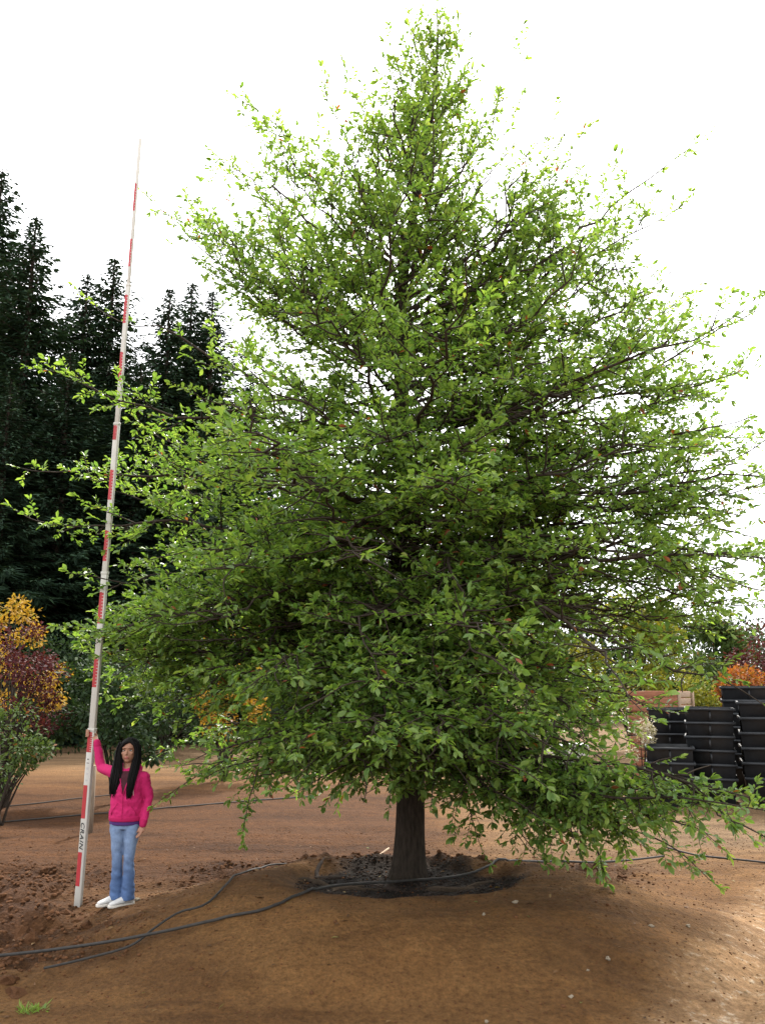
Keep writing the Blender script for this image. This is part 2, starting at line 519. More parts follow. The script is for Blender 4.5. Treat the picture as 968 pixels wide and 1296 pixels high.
def sub_branch(geo, p, d, length, r0, young, dens, up_bias):
    n = max(4, int(length / 0.12) + 2)
    N_ = rng.normal(0, 1, (n, 3)) * np.array([.13, .13, .10])
    pts = [p]; cur = d.copy(); dirs = [cur]
    for i in range(n - 1):
        cur = unit(cur + N_[i] + UP * (up_bias * 0.05))
        pts.append(pts[-1] + cur * length / (n - 1)); dirs.append(cur)
    pts = np.array(pts)
    geo.append((pts, np.linspace(r0, 0.0035, n), 4))
    sgn = random.choice((-1, 1))
    s = 0.10 * length + 0.03
    while s < length:
        t = s / length
        x = t * (n - 1); i = min(n - 2, int(x)); fx = x - i
        q = pts[i] * (1 - fx) + pts[i + 1] * fx
        cx_ = dirs[i]
        sd = np.array([cx_[1], -cx_[0], random.gauss(0, 0.25)]) * sgn
        a_ = R(random.uniform(35, 80))
        td = unit(cx_ * math.cos(a_) + unit(sd) * math.sin(a_) + UP * random.gauss(0.10 + 0.15 * up_bias, 0.32))
        leafy_twig(q, td, random.uniform(0.09, 0.27) * (1.1 - 0.4 * t), min(1, young * 0.5 + 0.5 * t * young + 0.1))
        sgn = -sgn
        s += random.uniform(0.038, 0.085) / dens
    leafy_twig(pts[-1], cur, random.uniform(0.12, 0.26), min(1, young + .1))


def grow_limb(pts, r0, young, dens=1.0, spread=1.0, start=0.2, up_bias=0.5, radial=0.0):
    """pts: path of the limb in the tree's own space"""
    geo = []
    n = len(pts)
    seg = np.linalg.norm(np.diff(pts, axis=0), axis=1)
    cum = np.concatenate([[0], np.cumsum(seg)]); L = cum[-1]
    geo.append((pts, np.interp(cum / L, [0, 0.12, 0.6, 1], [r0 * 1.35, r0 * 0.95, r0 * 0.5, 0.005]), 6))
    tang = np.gradient(pts, axis=0); tang /= np.linalg.norm(tang, axis=1)[:, None]
    s = start * L; sgn = random.choice((-1, 1))
    while s < L * 0.985:
        t = s / L
        q = np.array([np.interp(s, cum, pts[:, c]) for c in range(3)])
        td = unit(np.array([np.interp(s, cum, tang[:, c]) for c in range(3)]))
        axis = unit(UP - np.dot(UP, td) * td + 1e-6)
        if radial: axis = rot_about(axis, td, random.uniform(-1, 1) * math.pi * radial)
        else: axis = rot_about(axis, td, random.gauss(0, 0.35))
        bd = rot_about(td, axis, sgn * R(random.uniform(38, 70)))
        bd = unit(bd + UP * random.gauss((0.06 if up_bias > 0 else 0.16) * up_bias, 0.16))
        fall = (0.45 + 0.55 * math.sin(math.pi * min(1, 0.25 + 0.55 * t))) * (1 - t ** 2.2 * 0.72)
        bl = spread * min(0.95, 0.16 + 0.26 * L) * fall * random.uniform(0.55, 1.15)
        if bl < 0.22 or random.random() < 0.12:
            leafy_twig(q, bd, max(0.12, bl), min(1, young + 0.2 * t))
        else:
            sub_branch(geo, q, bd, bl, 0.006 + 0.006 * bl, min(1, young + 0.2 * t), dens, up_bias)
        sgn = -sgn
        s += random.uniform(0.07, 0.15) / dens
    sub_branch(geo, pts[-1], unit(tang[-1]), random.uniform(0.2, 0.4), 0.006, min(1, young + 0.3), dens, up_bias)
    vs, fs, k = [], [], 0
    for pp, rad, sides in geo:
        a, b = tube_np(pp, rad, sides)
        vs.append(a); fs.append(b + k); k += len(a)
    link('limb', mesh_np('limb', np.concatenate(vs), [np.concatenate(fs)], smooth=True), M['twig'], tree)


def curve_limb(h0, tip, lift=0.0, bow=0.0, n=16):
    """from the trunk at height h0 to a tip (tree space); lift raises the middle, bow pushes it sideways"""
    a = trunk_at(h0); b = np.array(tip, dtype=float)
    d = b - a; side = unit(np.cross(d, UP) + 1e-9)
    c = (a + b) / 2 + UP * lift + side * bow
    t = np.linspace(0, 1, n)[:, None]
    p = (1 - t) ** 2 * a + 2 * t * (1 - t) * c + t ** 2 * b
    ph = random.uniform(0, 6)
    L = np.linalg.norm(d)
    tt = t[:, 0]
    p += (side[None] * (np.sin(tt * 7 + ph) * 0.018 * L * np.sin(np.pi * tt))[:, None]
          + UP[None] * (np.sin(tt * 9 + ph * 2) * 0.014 * L * np.sin(np.pi * tt))[:, None])
    w1 = np.cumsum(rng.normal(0, 1, (n, 3)), axis=0)
    w1 -= np.linspace(0, 1, n)[:, None] * w1[-1][None]
    p += w1 * 0.022 * min(L, 3.0) * np.array([1, 1, 0.7])
    return p


def tip(px, py, Yd):
    v_ = np.array(at(px, py, Yd)) - TB
    r_ = np.array([v_[0], v_[1], v_[2] - 3.0]); L_ = np.linalg.norm(r_)
    return v_ - r_ / L_ * min(0.28, 0.1 * L_)


# limbs that make the outline and the near layers of the tree: base height, tip pixel, tip depth, lift, density, spread
KEY = [
    (3.1, (18, 657), 8.2, 0.10, 1.0, 0.75), (3.7, (44, 590), 9.2, 0.12, 0.9, 0.7), (4.2, (62, 462), 7.7, -0.25, 0.95, 0.85),
    (2.4, (70, 805), 8.0, 0.25, 1.1, 0.9), (2.9, (95, 735), 8.3, 0.2, 0.9, 0.8), (4.3, (125, 385), 8.6, -0.35, 0.45, 0.35),
    (5.2, (200, 250), 8.7, -0.35, 0.9, 0.8), (5.9, (322, 115), 8.6, -0.35, 0.8, 0.65), (5.6, (275, 185), 9.5, -0.4, 0.75, 0.7),
    (6.3, (415, 110), 8.6, -0.25, 0.7, 0.5), (6.2, (655, 70), 8.6, -0.30, 0.4, 0.4), (5.7, (705, 130), 8.2, -0.4, 0.75, 0.65),
    (5.4, (875, 172), 8.5, -0.4, 0.55, 0.55), (5.0, (868, 322), 8.4, -0.3, 0.8, 0.65), (4.8, (800, 235), 9.4, -0.35, 0.7, 0.7),
    (4.1, (962, 385), 8.2, -0.35, 0.65, 0.6), (3.9, (965, 520), 8.0, -0.15, 0.75, 0.8), (3.5, (985, 560), 7.6, -0.1, 0.8, 0.8),
    (3.3, (1000, 680), 8.3, 0.1, 0.9, 0.8), (3.0, (985, 745), 7.6, 0.1, 0.9, 0.8), (2.6, (930, 790), 9.2, 0.1, 0.9, 0.9),
    (2.5, (840, 822), 8.4, 0.2, 1.0, 0.8), (1.5, (1010, 1045), 6.3, 0.05, 1.25, 0.75), (1.6, (860, 1098), 6.9, 0.2, 1.2, 0.7),
    (1.9, (775, 1095), 7.7, 0.55, 1.1, 0.75), (1.8, (660, 1078), 7.7, 0.35, 1.1, 0.7), (1.9, (600, 1040), 7.4, 0.5, 1.1, 0.7),
    (2.3, (650, 962), 6.3, 0.42, 1.2, 0.8), (2.2, (440, 985), 6.2, 0.42, 1.2, 0.8), (2.1, (345, 965), 7.0, 0.35, 1.1, 0.9),
    (2.0, (235, 1005), 8.0, 0.45, 1.1, 0.8), (2.1, (205, 905), 8.2, 0.3, 1.1, 0.9), (1.9, (330, 1005), 8.6, 0.35, 1.0, 0.8),
    (3.0, (672, 878), 5.9, 0.35, 1.0, 0.55), (3.3, (440, 700), 5.7, 0.15, 1.0, 0.8), (3.4, (590, 590), 5.6, 0.0, 1.0, 0.8),
    (3.9, (480, 508), 6.0, -0.1, 1.0, 0.9), (3.9, (640, 520), 6.2, -0.1, 0.9, 0.9), (3.6, (300, 600), 6.3, 0.0, 1.0, 0.9),
    (3.1, (250, 735), 6.6, 0.1, 1.0, 0.9), (2.7, (195, 800), 7.0, 0.15, 1.1, 0.9), (2.6, (470, 860), 6.0, 0.3, 1.1, 0.8),
    (2.8, (800, 800), 6.5, 0.15, 1.0, 0.9), (3.2, (760, 690), 6.2, 0.1, 0.9, 0.9), (3.7, (820, 600), 6.6, -0.1, 0.75, 0.8),
    (4.3, (230, 480), 7.2, -0.2, 0.95, 0.9), (4.4, (330, 430), 7.6, -0.3, 0.9, 0.9), (4.5, (880, 470), 7.2, -0.2, 0.9, 0.9),
    (4.7, (760, 420), 7.0, -0.25, 0.8, 0.9), (5.0, (350, 300), 7.6, -0.3, 0.85, 0.8), (5.2, (620, 330), 7.2, -0.3, 0.75, 0.8),
    (5.4, (450, 200), 7.6, -0.3, 0.9, 0.7), (5.8, (600, 190), 7.8, -0.25, 0.8, 0.6), (6.8, (505, 75), 8.5, -0.1, 0.9, 0.4),
    (7.0, (588, 95), 8.5, -0.1, 0.9, 0.4), (7.6, (540, 55), 8.6, -0.05, 1.0, 0.35),
    (2.5, (560, 880), 6.6, 0.4, 1.1, 0.8), (2.2, (770, 960), 6.7, 0.3, 1.1, 0.8),
    (3.2, (985, 700), 7.0, 0.05, 1.1, 0.95), (2.9, (972, 772), 7.6, 0.1, 1.1, 0.95), (3.6, (985, 610), 7.2, -0.05, 1.0, 0.95), (3.0, (960, 740), 9.0, 0.1, 1.1, 0.95), (2.6, (905, 802), 7.6, 0.1, 1.1, 0.9),
    (4.1, (955, 455), 7.6, -0.2, 0.9, 0.9), (5.2, (235, 285), 8.0, -0.3, 1.0, 0.8), (5.6, (310, 210), 8.2, -0.3, 1.0, 0.75), (5.6, (760, 270), 8.0, -0.3, 0.9, 0.8),
    # the upper cone, hiding the leader
    (5.0, (480, 395), 7.0, -0.2, 1.1, 0.8), (5.3, (545, 325), 7.4, -0.2, 1.1, 0.7), (5.6, (490, 265), 7.8, -0.2, 1.1, 0.7), (4.9, (420, 425), 7.4, -0.2, 1.0, 0.8), (4.9, (585, 440), 7.2, -0.2, 1.0, 0.8),
    (6.0, (470, 150), 8.0, -0.2, 1.1, 0.6), (6.0, (565, 185), 8.0, -0.2, 1.1, 0.6), (6.5, (545, 115), 8.1, -0.1, 1.1, 0.5), (5.5, (395, 180), 8.4, -0.3, 1.1, 0.7), (5.5, (685, 195), 8.5, -0.3, 1.0, 0.7),
    (5.2, (800, 300), 8.2, -0.3, 1.0, 0.8), (5.0, (280, 330), 8.3, -0.25, 1.0, 0.8), (5.3, (235, 245), 9.3, -0.3, 1.0, 0.8), (5.2, (735, 165), 9.2, -0.35, 0.9, 0.7), (4.8, (850, 380), 9.2, -0.25, 1.0, 0.8),
    (6.0, (625, 125), 9.0, -0.25, 1.0, 0.6), (5.0, (690, 380), 7.2, -0.2, 1.0, 0.8), (5.4, (330, 150), 9.0, -0.3, 0.9, 0.7),
    (2.3, (150, 835), 8.9, 0.1, 1.1, 0.9), (2.2, (172, 868), 9.2, 0.1, 1.1, 0.9), (2.5, (150, 800), 7.9, 0.1, 1.0, 0.8), (2.0, (195, 900), 9.5, 0.1, 1.0, 0.85), (2.3, (205, 822), 8.0, 0.1, 1.1, 0.9),
    (2.2, (125, 850), 9.0, 0.1, 1.3, 0.95), (2.4, (95, 815), 8.9, 0.1, 1.3, 0.9), (2.1, (155, 888), 9.2, 0.1, 1.3, 0.95), (2.6, (120, 775), 9.0, 0.1, 1.2, 0.9), (2.0, (215, 930), 8.8, 0.1, 1.2, 0.9),
    (2.2, (755, 930), 7.0, 0.1, 1.2, 0.85), (2.1, (785, 945), 7.8, 0.1, 1.2, 0.85), (2.4, (790, 890), 7.6, 0.1, 1.2, 0.85), (1.9, (740, 980), 8.8, 0.1, 1.2, 0.85), (2.3, (795, 920), 9.6, 0.1, 1.2, 0.85), (2.5, (720, 880), 10.2, 0.1, 1.1, 0.9),
    (4.6, (905, 405), 8.8, -0.2, 1.2, 0.95), (4.3, (930, 475), 8.9, -0.2, 1.2, 0.95), (4.8, (830, 345), 8.8, -0.25, 1.2, 0.9), (5.2, (770, 225), 8.7, -0.3, 1.1, 0.85), (4.0, (950, 560), 9.0, -0.1, 1.2, 0.95), (3.7, (960, 620), 8.4, 0.0, 1.2, 0.95),
    (5.4, (860, 250), 8.6, -0.3, 0.9, 0.8), (4.4, (720, 470), 7.0, -0.15, 1.1, 0.9),
    # fuller sides
    (3.0, (925, 720), 6.9, 0.1, 1.0, 0.9), (2.8, (895, 790), 7.2, 0.1, 1.0, 0.9), (3.2, (955, 640), 7.2, 0.0, 0.9, 0.9), (2.6, (850, 808), 7.1, 0.15, 1.0, 0.85),
    (3.4, (905, 620), 9.6, 0.0, 0.9, 0.9), (3.0, (925, 705), 10.0, 0.1, 1.0, 0.9), (2.7, (880, 785), 10.0, 0.1, 1.0, 0.9), (2.5, (780, 880), 7.0, 0.2, 1.0, 0.8),
    (2.6, (140, 780), 9.4, 0.1, 1.0, 0.9), (2.4, (110, 835), 9.1, 0.15, 1.0, 0.9), (3.4, (150, 625), 9.7, 0.0, 0.9, 0.9), (3.8, (175, 540), 9.0, -0.1, 0.9, 0.9),
    (4.0, (900, 500), 9.3, -0.15, 0.8, 0.9), (4.4, (840, 430), 8.6, -0.2, 0.8, 0.9), (3.5, (850, 700), 6.4, 0.0, 0.9, 0.8),
    # the low skirt of drooping branches
    (1.40, (485, 1000), 6.7, -0.05, 1.1, 0.7), (1.45, (415, 1010), 7.2, -0.05, 1.1, 0.8), (1.55, (545, 992), 6.2, -0.05, 1.2, 0.8), (1.45, (610, 985), 6.5, -0.05, 1.2, 0.8),
    (1.40, (700, 1010), 6.9, 0.05, 1.1, 0.8), (1.40, (300, 1012), 7.6, 0.00, 1.1, 0.8), (1.55, (265, 975), 6.9, 0.00, 1.1, 0.85), (1.60, (370, 965), 6.4, -0.05, 1.1, 0.8),
    (1.45, (225, 992), 8.9, 0.05, 1.0, 0.8), (1.35, (725, 1050), 7.5, 0.15, 1.1, 0.7), (1.45, (770, 1060), 7.0, 0.20, 1.2, 0.8), (1.30, (845, 1060), 6.6, -0.05, 1.2, 0.7),
    (1.30, (905, 1080), 6.9, -0.05, 1.2, 0.7), (1.65, (790, 990), 6.1, 0.05, 1.1, 0.8), (2.05, (700, 900), 6.0, 0.05, 1.1, 0.8),
    (1.95, (400, 905), 6.0, 0.05, 1.1, 0.8), (1.95, (300, 880), 6.3, 0.05, 1.1, 0.85), (1.95, (230, 865), 7.1, 0.05, 1.1, 0.9), (1.85, (130, 855), 9.4, 0.05, 1.0, 0.9),
    (1.45, (570, 1015), 10.4, 0.05, 1.0, 0.8), (1.45, (655, 1005), 10.3, 0.05, 1.0, 0.8), (1.45, (400, 1000), 10.6, 0.05, 1.0, 0.8), (1.45, (730, 1030), 9.6, 0.10, 1.0, 0.8),
    (1.45, (300, 990), 10.4, 0.05, 1.0, 0.8), (1.65, (215, 950), 9.6, 0.05, 1.0, 0.85), (1.45, (790, 1030), 9.4, 0.05, 1.0, 0.7),
    (1.30, (640, 1060), 7.0, 0.10, 1.1, 0.6), (1.35, (560, 1020), 7.0, 0.05, 1.1, 0.6), (1.30, (985, 1080), 6.1, -0.15, 1.3, 0.7), (1.30, (950, 1050), 5.9, -0.15, 1.3, 0.65),
    (1.45, (520, 1008), 6.3, -0.05, 1.2, 0.8), (1.45, (455, 1012), 6.6, -0.05, 1.2, 0.8), (1.5, (590, 1012), 6.5, -0.05, 1.2, 0.8), (1.5, (650, 1000), 6.2, 0.0, 1.2, 0.8),
    (1.5, (380, 1000), 6.8, 0.0, 1.2, 0.8), (1.6, (690, 960), 6.0, 0.05, 1.2, 0.8), (1.7, (560, 950), 5.8, 0.1, 1.2, 0.8), (1.7, (470, 945), 5.9, 0.1, 1.2, 0.8), (1.45, (335, 1015), 7.4, 0.0, 1.1, 0.8),
    (1.5, (270, 1000), 7.9, 0.0, 1.1, 0.8), (1.4, (680, 1060), 6.6, 0.1, 1.2, 0.7), (1.4, (745, 1075), 6.7, 0.1, 1.2, 0.7),
]
for h0, (px, py), yd, lift, dens, spread in KEY:
    hi = min(1, max(0, (h0 - 2.0) / 4.5))
    path = curve_limb(h0, tip(px, py, yd), lift + (0.12 if h0 < 2.0 else 0.2 if h0 < 2.7 else 0.08 if h0 < 3.4 else 0), random.uniform(-0.25, 0.25))
    L = np.linalg.norm(path[-1] - path[0])
    grow_limb(path, min(0.036, 0.008 + 0.0065 * L) * (1 - 0.15 * hi), 0.15 + 0.5 * hi, dens * 1.02, spread, 0.16 if h0 < 4 else 0.14, -1.3 if h0 < 2.0 else 0.4 + 0.6 * hi,
              radial=0.0 if h0 < 4.6 else 0.45)

# limbs filling the rest of the crown, spiralling up the trunk
NF = 84
for i in range(NF):
    t = (i + 0.5) / NF
    h0 = 1.75 + 6.7 * t ** 1.35
    az = i * 2.39996 + random.gauss(0, 0.25)
    L = float(np.interp(h0, [1.8, 2.6, 3.8, 5.0, 6.0, 7.2, 8.5], [3.2, 3.7, 3.6, 2.8, 2.0, 1.15, 0.5])) * random.uniform(0.62, 1.05)
    e = float(np.interp(h0, [1.8, 3.0, 4.2, 5.2, 6.5, 8.5], [-8, 3, 16, 36, 52, 62])) + random.gauss(0, 6)
    dvec = np.array([math.cos(az), math.sin(az), 0])
    if dvec[0] < -0.45 and dvec[1] < 0.1 and h0 < 5: L *= 0.66     # kept clear of the pole
    if h0 < 2.5 and dvec[1] < -0.5: h0 += 0.7          # the foot of the trunk shows on the camera's side
    tipv = trunk_at(h0) + dvec * L * math.cos(R(e)) + UP * L * math.sin(R(e))
    hi = min(1, max(0, (h0 - 2.0) / 4.5))
    path = curve_limb(h0, tipv, 0.42 - 0.8 * hi, random.uniform(-0.3, 0.3))
    grow_limb(path, min(0.034, 0.007 + 0.007 * L), 0.1 + 0.5 * hi, 0.95 - 0.2 * hi, 0.95, 0.18, 0.4 + 0.6 * hi, radial=0.0 if h0 < 4.6 else 0.45)
# leader
grow_limb(np.array([trunk_at(h) for h in np.linspace(7.2, H_TOP, 10)]), 0.03, 0.7, 1.5, 0.75, 0.02, 1.0, radial=1.0)

TW = np.array(TW)
wx, wy, wz = TW[:, 0] + TB[0], TW[:, 1] + TB[1], TW[:, 2] + TB[2]
dz = wy * math.cos(PITCH) + (wz - CAM_H) * math.sin(PITCH)
qx = wx / dz * FPX + IW / 2; qy = IH / 2 - ((wz - CAM_H) * math.cos(PITCH) - wy * math.sin(PITCH)) / dz * FPX
clear = (wx < -1.72) & (wy > 5.5) & (wy < 8.9) & (wz < 1.72) & (qx < 222)          # she stands clear of the leaves
clear |= (qx > 815) & (qy > 862) & (qy < 985) & (rng.random(len(wx)) < 0.93)       # the gap in the branches before the bins
clear |= (qx > 462) & (qx < 560) & (qy > 1015)                                      # the bare foot of the trunk
tier = np.floor((wz + 0.5 * vnoise(wx * 0.8, wy * 0.8, 90)) / 0.48)
gap = vnoise(wx * 1.25 + tier * 17.31, wy * 1.25 + tier * 5.77, 91) * 0.7 + vnoise(wx * 3.1 - tier * 3.3, wy * 3.1 + tier * 7.9, 92) * 0.3
lim = np.where(wz < 5.2, 0.42, 0.30)
clear |= (gap < lim) & (rng.random(len(wx)) < 0.85) & ~((qx < 240) & (qy > 430)) & ~((qx > 630) & (qy > 975)) & ~((qx > 800) & (qy > 560))    # foliage lies in layered clumps with gaps between
TW = TW[~clear]
nT = len(TW)
tP, tD, tL, tY = TW[:, 0:3], TW[:, 3:6], TW[:, 6], TW[:, 7]
tD = tD / np.linalg.norm(tD, axis=1)[:, None]
tE = tD + rng.normal(0, 0.16, (nT, 3)) + UP * 0.05
tE /= np.linalg.norm(tE, axis=1)[:, None]
tM = tP + tD * (tL * 0.5)[:, None]
tT = tM + tE * (tL * 0.5)[:, None]
# shoots: thin three-sided stems, all in one part
sA = np.cross(tD, UP + np.array([0.013, 0.007, 0])); sA /= np.linalg.norm(sA, axis=1)[:, None] + 1e-9
sB = np.cross(tD, sA)
vs = []
for c_, r_ in ((tP, 0.0036), (tM, 0.0028), (tT, 0.0014)):
    for k in range(3):
        vs.append(c_ + r_ * (math.cos(k * 2.0944) * sA + math.sin(k * 2.0944) * sB))
vs = np.stack(vs, axis=1)
q = np.array([(r * 3 + k, r * 3 + (k + 1) % 3, r * 3 + 3 + (k + 1) % 3, r * 3 + 3 + k) for r in range(2) for k in range(3)])
link('shoots', mesh_np('shoots', vs.reshape(-1, 3), [(q[None] + (np.arange(nT) * 9)[:, None, None]).reshape(-1, 4)]), M['twig'], tree)['kind'] = 'stuff'
# leaves: alternate along each shoot, a rosette at its tip
cnt = np.maximum(2, (tL / np.interp(tP[:, 2], [2.0, 5.5], [0.027, 0.020])).astype(int))
ros = rng.integers(2, 5, nT)
own = np.repeat(np.arange(nT), cnt)
j = np.arange(len(own)) - np.repeat(np.cumsum(cnt) - cnt, cnt)
t = 0.12 + 0.88 * (j + rng.random(len(own)) * 0.6) / cnt[own]
pos = np.where((t < 0.5)[:, None], tP[own] + (tM - tP)[own] * (t * 2)[:, None], tM[own] + (tT - tM)[own] * (t * 2 - 1)[:, None])
n = len(own)
ld = tE[own] * rng.uniform(0.3, 0.9, (n, 1)) + sA[own] * (np.where(j % 2, 1, -1) * rng.uniform(0.3, 1.0, n))[:, None] + UP * rng.normal(0.02, 0.35, (n, 1))
lu = UP * 0.9 + rng.normal(0, .45, (n, 3)) * np.array([1, 1, 0])
ll = rng.uniform(0.042, 0.084, n)
own2 = np.repeat(np.arange(nT), ros); n2 = len(own2)
a2 = rng.uniform(0, 6.283, n2)
sB2 = np.cross(tE, sA)
ld2 = tE[own2] * rng.uniform(0.5, 1.1, (n2, 1)) + (sA[own2] * np.cos(a2)[:, None] + sB2[own2] * np.sin(a2)[:, None]) * rng.uniform(0.3, 0.8, (n2, 1))
lu2 = UP * 0.8 + rng.normal(0, .5, (n2, 3)) * np.array([1, 1, 0])
leafP = np.concatenate([pos, tT[own2]]); leafD = np.concatenate([ld, ld2]); leafU = np.concatenate([lu, lu2])
leafL = np.concatenate([ll, rng.uniform(0.05, 0.094, n2)])
leafL *= np.interp(np.concatenate([pos, tT[own2]])[:, 2], [2.0, 5.5], [0.93, 0.84]) * np.clip(rng.normal(1, 0.16, len(leafL)), 0.55, 1.4)
leafW = leafL * rng.uniform(0.36, 0.56, len(leafL))
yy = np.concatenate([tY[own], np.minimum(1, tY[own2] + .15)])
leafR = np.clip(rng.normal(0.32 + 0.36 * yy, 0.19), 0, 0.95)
redl = rng.random(len(leafR)) < 0.007
leafR[redl] = rng.uniform(0.983, 1.0, redl.sum())
# the 300 leaves that show largest stand alone, the rest of the foliage is one part
wp = leafP + TB
depth = wp[:, 1] * math.cos(PITCH) + (wp[:, 2] - CAM_H) * math.sin(PITCH)
sx = wp[:, 0] / depth * FPX + IW / 2
sy = IH / 2 - (-(wp[:, 1]) * math.sin(PITCH) + (wp[:, 2] - CAM_H) * math.cos(PITCH)) / depth * FPX
size = leafL / depth
size[(sx < 5) | (sx > IW - 5) | (sy < 5) | (sy > IH - 5)] = 0
order = np.argsort(-size)
bigi, rest = order[:300], order[300:]
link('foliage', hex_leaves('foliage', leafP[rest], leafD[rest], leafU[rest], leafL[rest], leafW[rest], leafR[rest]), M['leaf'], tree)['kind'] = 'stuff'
protos = []
for k in range(10):
    one = np.zeros((1, 3))
    me = leaves_mesh('leaf', one, np.array([[1.0, 0, 0]]), np.array([[0, 0, 1.0]]), np.array([1.0]), np.array([0.46]), np.array([0.15 + 0.075 * k]))
    me.materials.append(M['leaf']); protos.append(me)
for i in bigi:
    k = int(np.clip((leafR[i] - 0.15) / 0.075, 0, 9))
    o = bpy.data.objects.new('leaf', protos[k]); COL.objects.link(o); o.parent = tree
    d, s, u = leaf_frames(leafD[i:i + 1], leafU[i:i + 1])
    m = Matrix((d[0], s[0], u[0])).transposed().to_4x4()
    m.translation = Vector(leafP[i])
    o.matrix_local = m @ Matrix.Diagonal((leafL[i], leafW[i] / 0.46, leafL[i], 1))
print('LEAVES', len(leafP), 'TWIGS', nT)

# ------------------------------------------------------------------ firs behind
def fir_mesh(seed, h=1.0):
    """a unit fir 20 m tall; returns foliage mesh and trunk mesh"""
    r = np.random.default_rng(seed)
    P, D, U, Ln, Wd, Rn = [], [], [], [], [], []
    H = 20.0
    z = 0.8
    tv, tf, tk_ = [], [], 0
    while z < H - 0.05:
        t = z / H
        top = min(1.0, 0.25 + (1 - t) * 9)
        rad = 4.6 * (1 - t) ** 0.86 * (0.66 + 0.5 * r.random()) * (0.45 + 0.55 * top) + 0.04
        if t < 0.1: rad *= 0.55 + 4.5 * t
        nb = int(r.integers(5, 8)) if t < 0.93 else 4
        a0 = r.random() * 6.28
        for b in range(nb):
            az = a0 + b * 2 * math.pi / nb + r.normal(0, 0.22)
            Lb = rad * r.uniform(0.6, 1.15)
            e0 = np.interp(t, [0, 0.5, 0.85, 1], [-0.12, 0.08, 0.30, 1.1]) + r.normal(0, 0.08)
            dv = np.array([math.cos(az), math.sin(az), 0])
            sd = np.array([-math.sin(az), math.cos(az), 0])
            m = max(4, int(Lb / 0.095))
            ts = (np.arange(m) + r.random(m)) / m
            # drooping arc with upturned end
            zz = z + Lb * (e0 * ts - 0.45 * ts ** 2 * (1 - t) + 0.22 * ts ** 3)
            spine = dv[None] * (Lb * ts)[:, None]
            spine = np.concatenate([spine[:, :2], zz[:, None]], axis=1)
            w = 0.42 * Lb * (1 - ts) ** 0.7 * 0.6 + 0.13
            for sgn in (-1, 1, 0, 2):
                off = r.normal(0, 0.05, (m, 3))
                P.append(spine + off)
                dirv = dv[None] * r.uniform(0.5, 1.0, (m, 1)) + sd[None] * (sgn if sgn < 2 else 0) * r.uniform(0.5, 1.1, (m, 1)) + UP[None] * r.normal(-0.28 if sgn < 2 else -0.9, 0.2, (m, 1))
                D.append(dirv); U.append(UP[None] + r.normal(0, 0.45, (m, 3)))
                Ln.append(np.maximum(0.20 * top, w * (0.5 + 0.5 * top) * r.uniform(0.7, 1.3, m)) * (1.0 if sgn < 2 else 0.8)); Wd.append(r.uniform(0.045, 0.10, m)); Rn.append(np.clip(r.normal(0.42, 0.25, m), 0, 1))
            bp = np.array([[0, 0, z], dv * Lb * 0.5 + UP * (z + Lb * (e0 * 0.5 - 0.1 * (1 - t))), dv * Lb * 0.9 + UP * (z + Lb * (e0 * .9 - .36 * (1 - t) + .16))])
            a, f_ = tube_np(bp, [0.035 * (1 - t) + 0.012, 0.02 * (1 - t) + 0.008, 0.005], 3)
            tv.append(a); tf.append(f_ + tk_); tk_ += len(a)
        z += 0.26 + 0.22 * (1 - t) * r.uniform(0.7, 1.3)
    fol = cards_mesh('fir_foliage', np.concatenate(P), np.concatenate(D), np.concatenate(U), np.concatenate(Ln), np.concatenate(Wd), np.concatenate(Rn))
    fol.materials.append(M['needle'])
    a, f_ = tube_np(np.array([[0, 0, -0.3], [0, 0, 6], [0, 0, 13], [0, 0, H]]), [0.30, 0.22, 0.12, 0.01], 8)
    tv.append(a); tf.append(f_ + tk_)
    trk = mesh_np('fir_trunk', np.concatenate(tv), [np.concatenate(tf)], smooth=True)
    trk.materials.append(M['dark_bark'])
    return fol, trk


firs = [fir_mesh(s) for s in (101, 202, 303)]


def fir(px, py, Yd, label, k, widen=1.0):
    p = at(px, py, Yd)
    hgt = p.z
    r = empty('fir_tree', (p.x, p.y, -0.1), random.uniform(0, 6.28))
    s = hgt / 20.0
    tag(r, label, 'tree', 'dark firs behind the nursery')
    for nm, me in (('crown', firs[k][0]), ('trunk', firs[k][1])):
        o = link(nm, me, None, r); o.scale = (s * widen * 1.45, s * widen * 1.45, s)


fir(4, 212, 36, 'tallest dark fir cut by the left edge of the picture', 0, 1.0)
fir(47, 272, 33, 'dark fir second from the left edge with a broad dense crown', 1, 1.0)
fir(-62, 150, 40, 'dark fir mostly outside the left edge behind the tallest one', 2, 1.1)
fir(112, 345, 37, 'dark fir with thin top just left of the measuring pole', 2, 1.0)
fir(146, 322, 39, 'pointed dark fir whose top stands just beside the measuring pole', 0, 1.0)
fir(216, 362, 38, 'dark fir with its tip close right of the measuring pole', 1, 0.95)
fir(244, 354, 41, 'middle fir of the three tips between pole and green tree', 0, 0.95)
fir(270, 366, 40, 'rightmost fir of the three tips between pole and green tree', 2, 1.0)
fir(318, 470, 38, 'lower dark fir half hidden by the left side of the green tree', 1, 1.15)
fir(395, 485, 40, 'dark fir glimpsed through the green crown left of the trunk', 0, 1.1)
fir(180, 455, 33, 'shorter dark fir directly behind the measuring pole', 2, 1.25)
fir(90, 440, 31, 'shorter dark fir in front of the tall ones at left', 0, 1.25)
fir(455, 600, 42, 'low dark fir hidden behind the trunk of the green tree', 2, 1.3)
fir(15, 480, 29, 'shorter dark fir above the yellow maple at the left edge', 1, 1.2)
fir(250, 560, 31, 'short dark fir behind the lower left branches of the green tree', 2, 1.4)


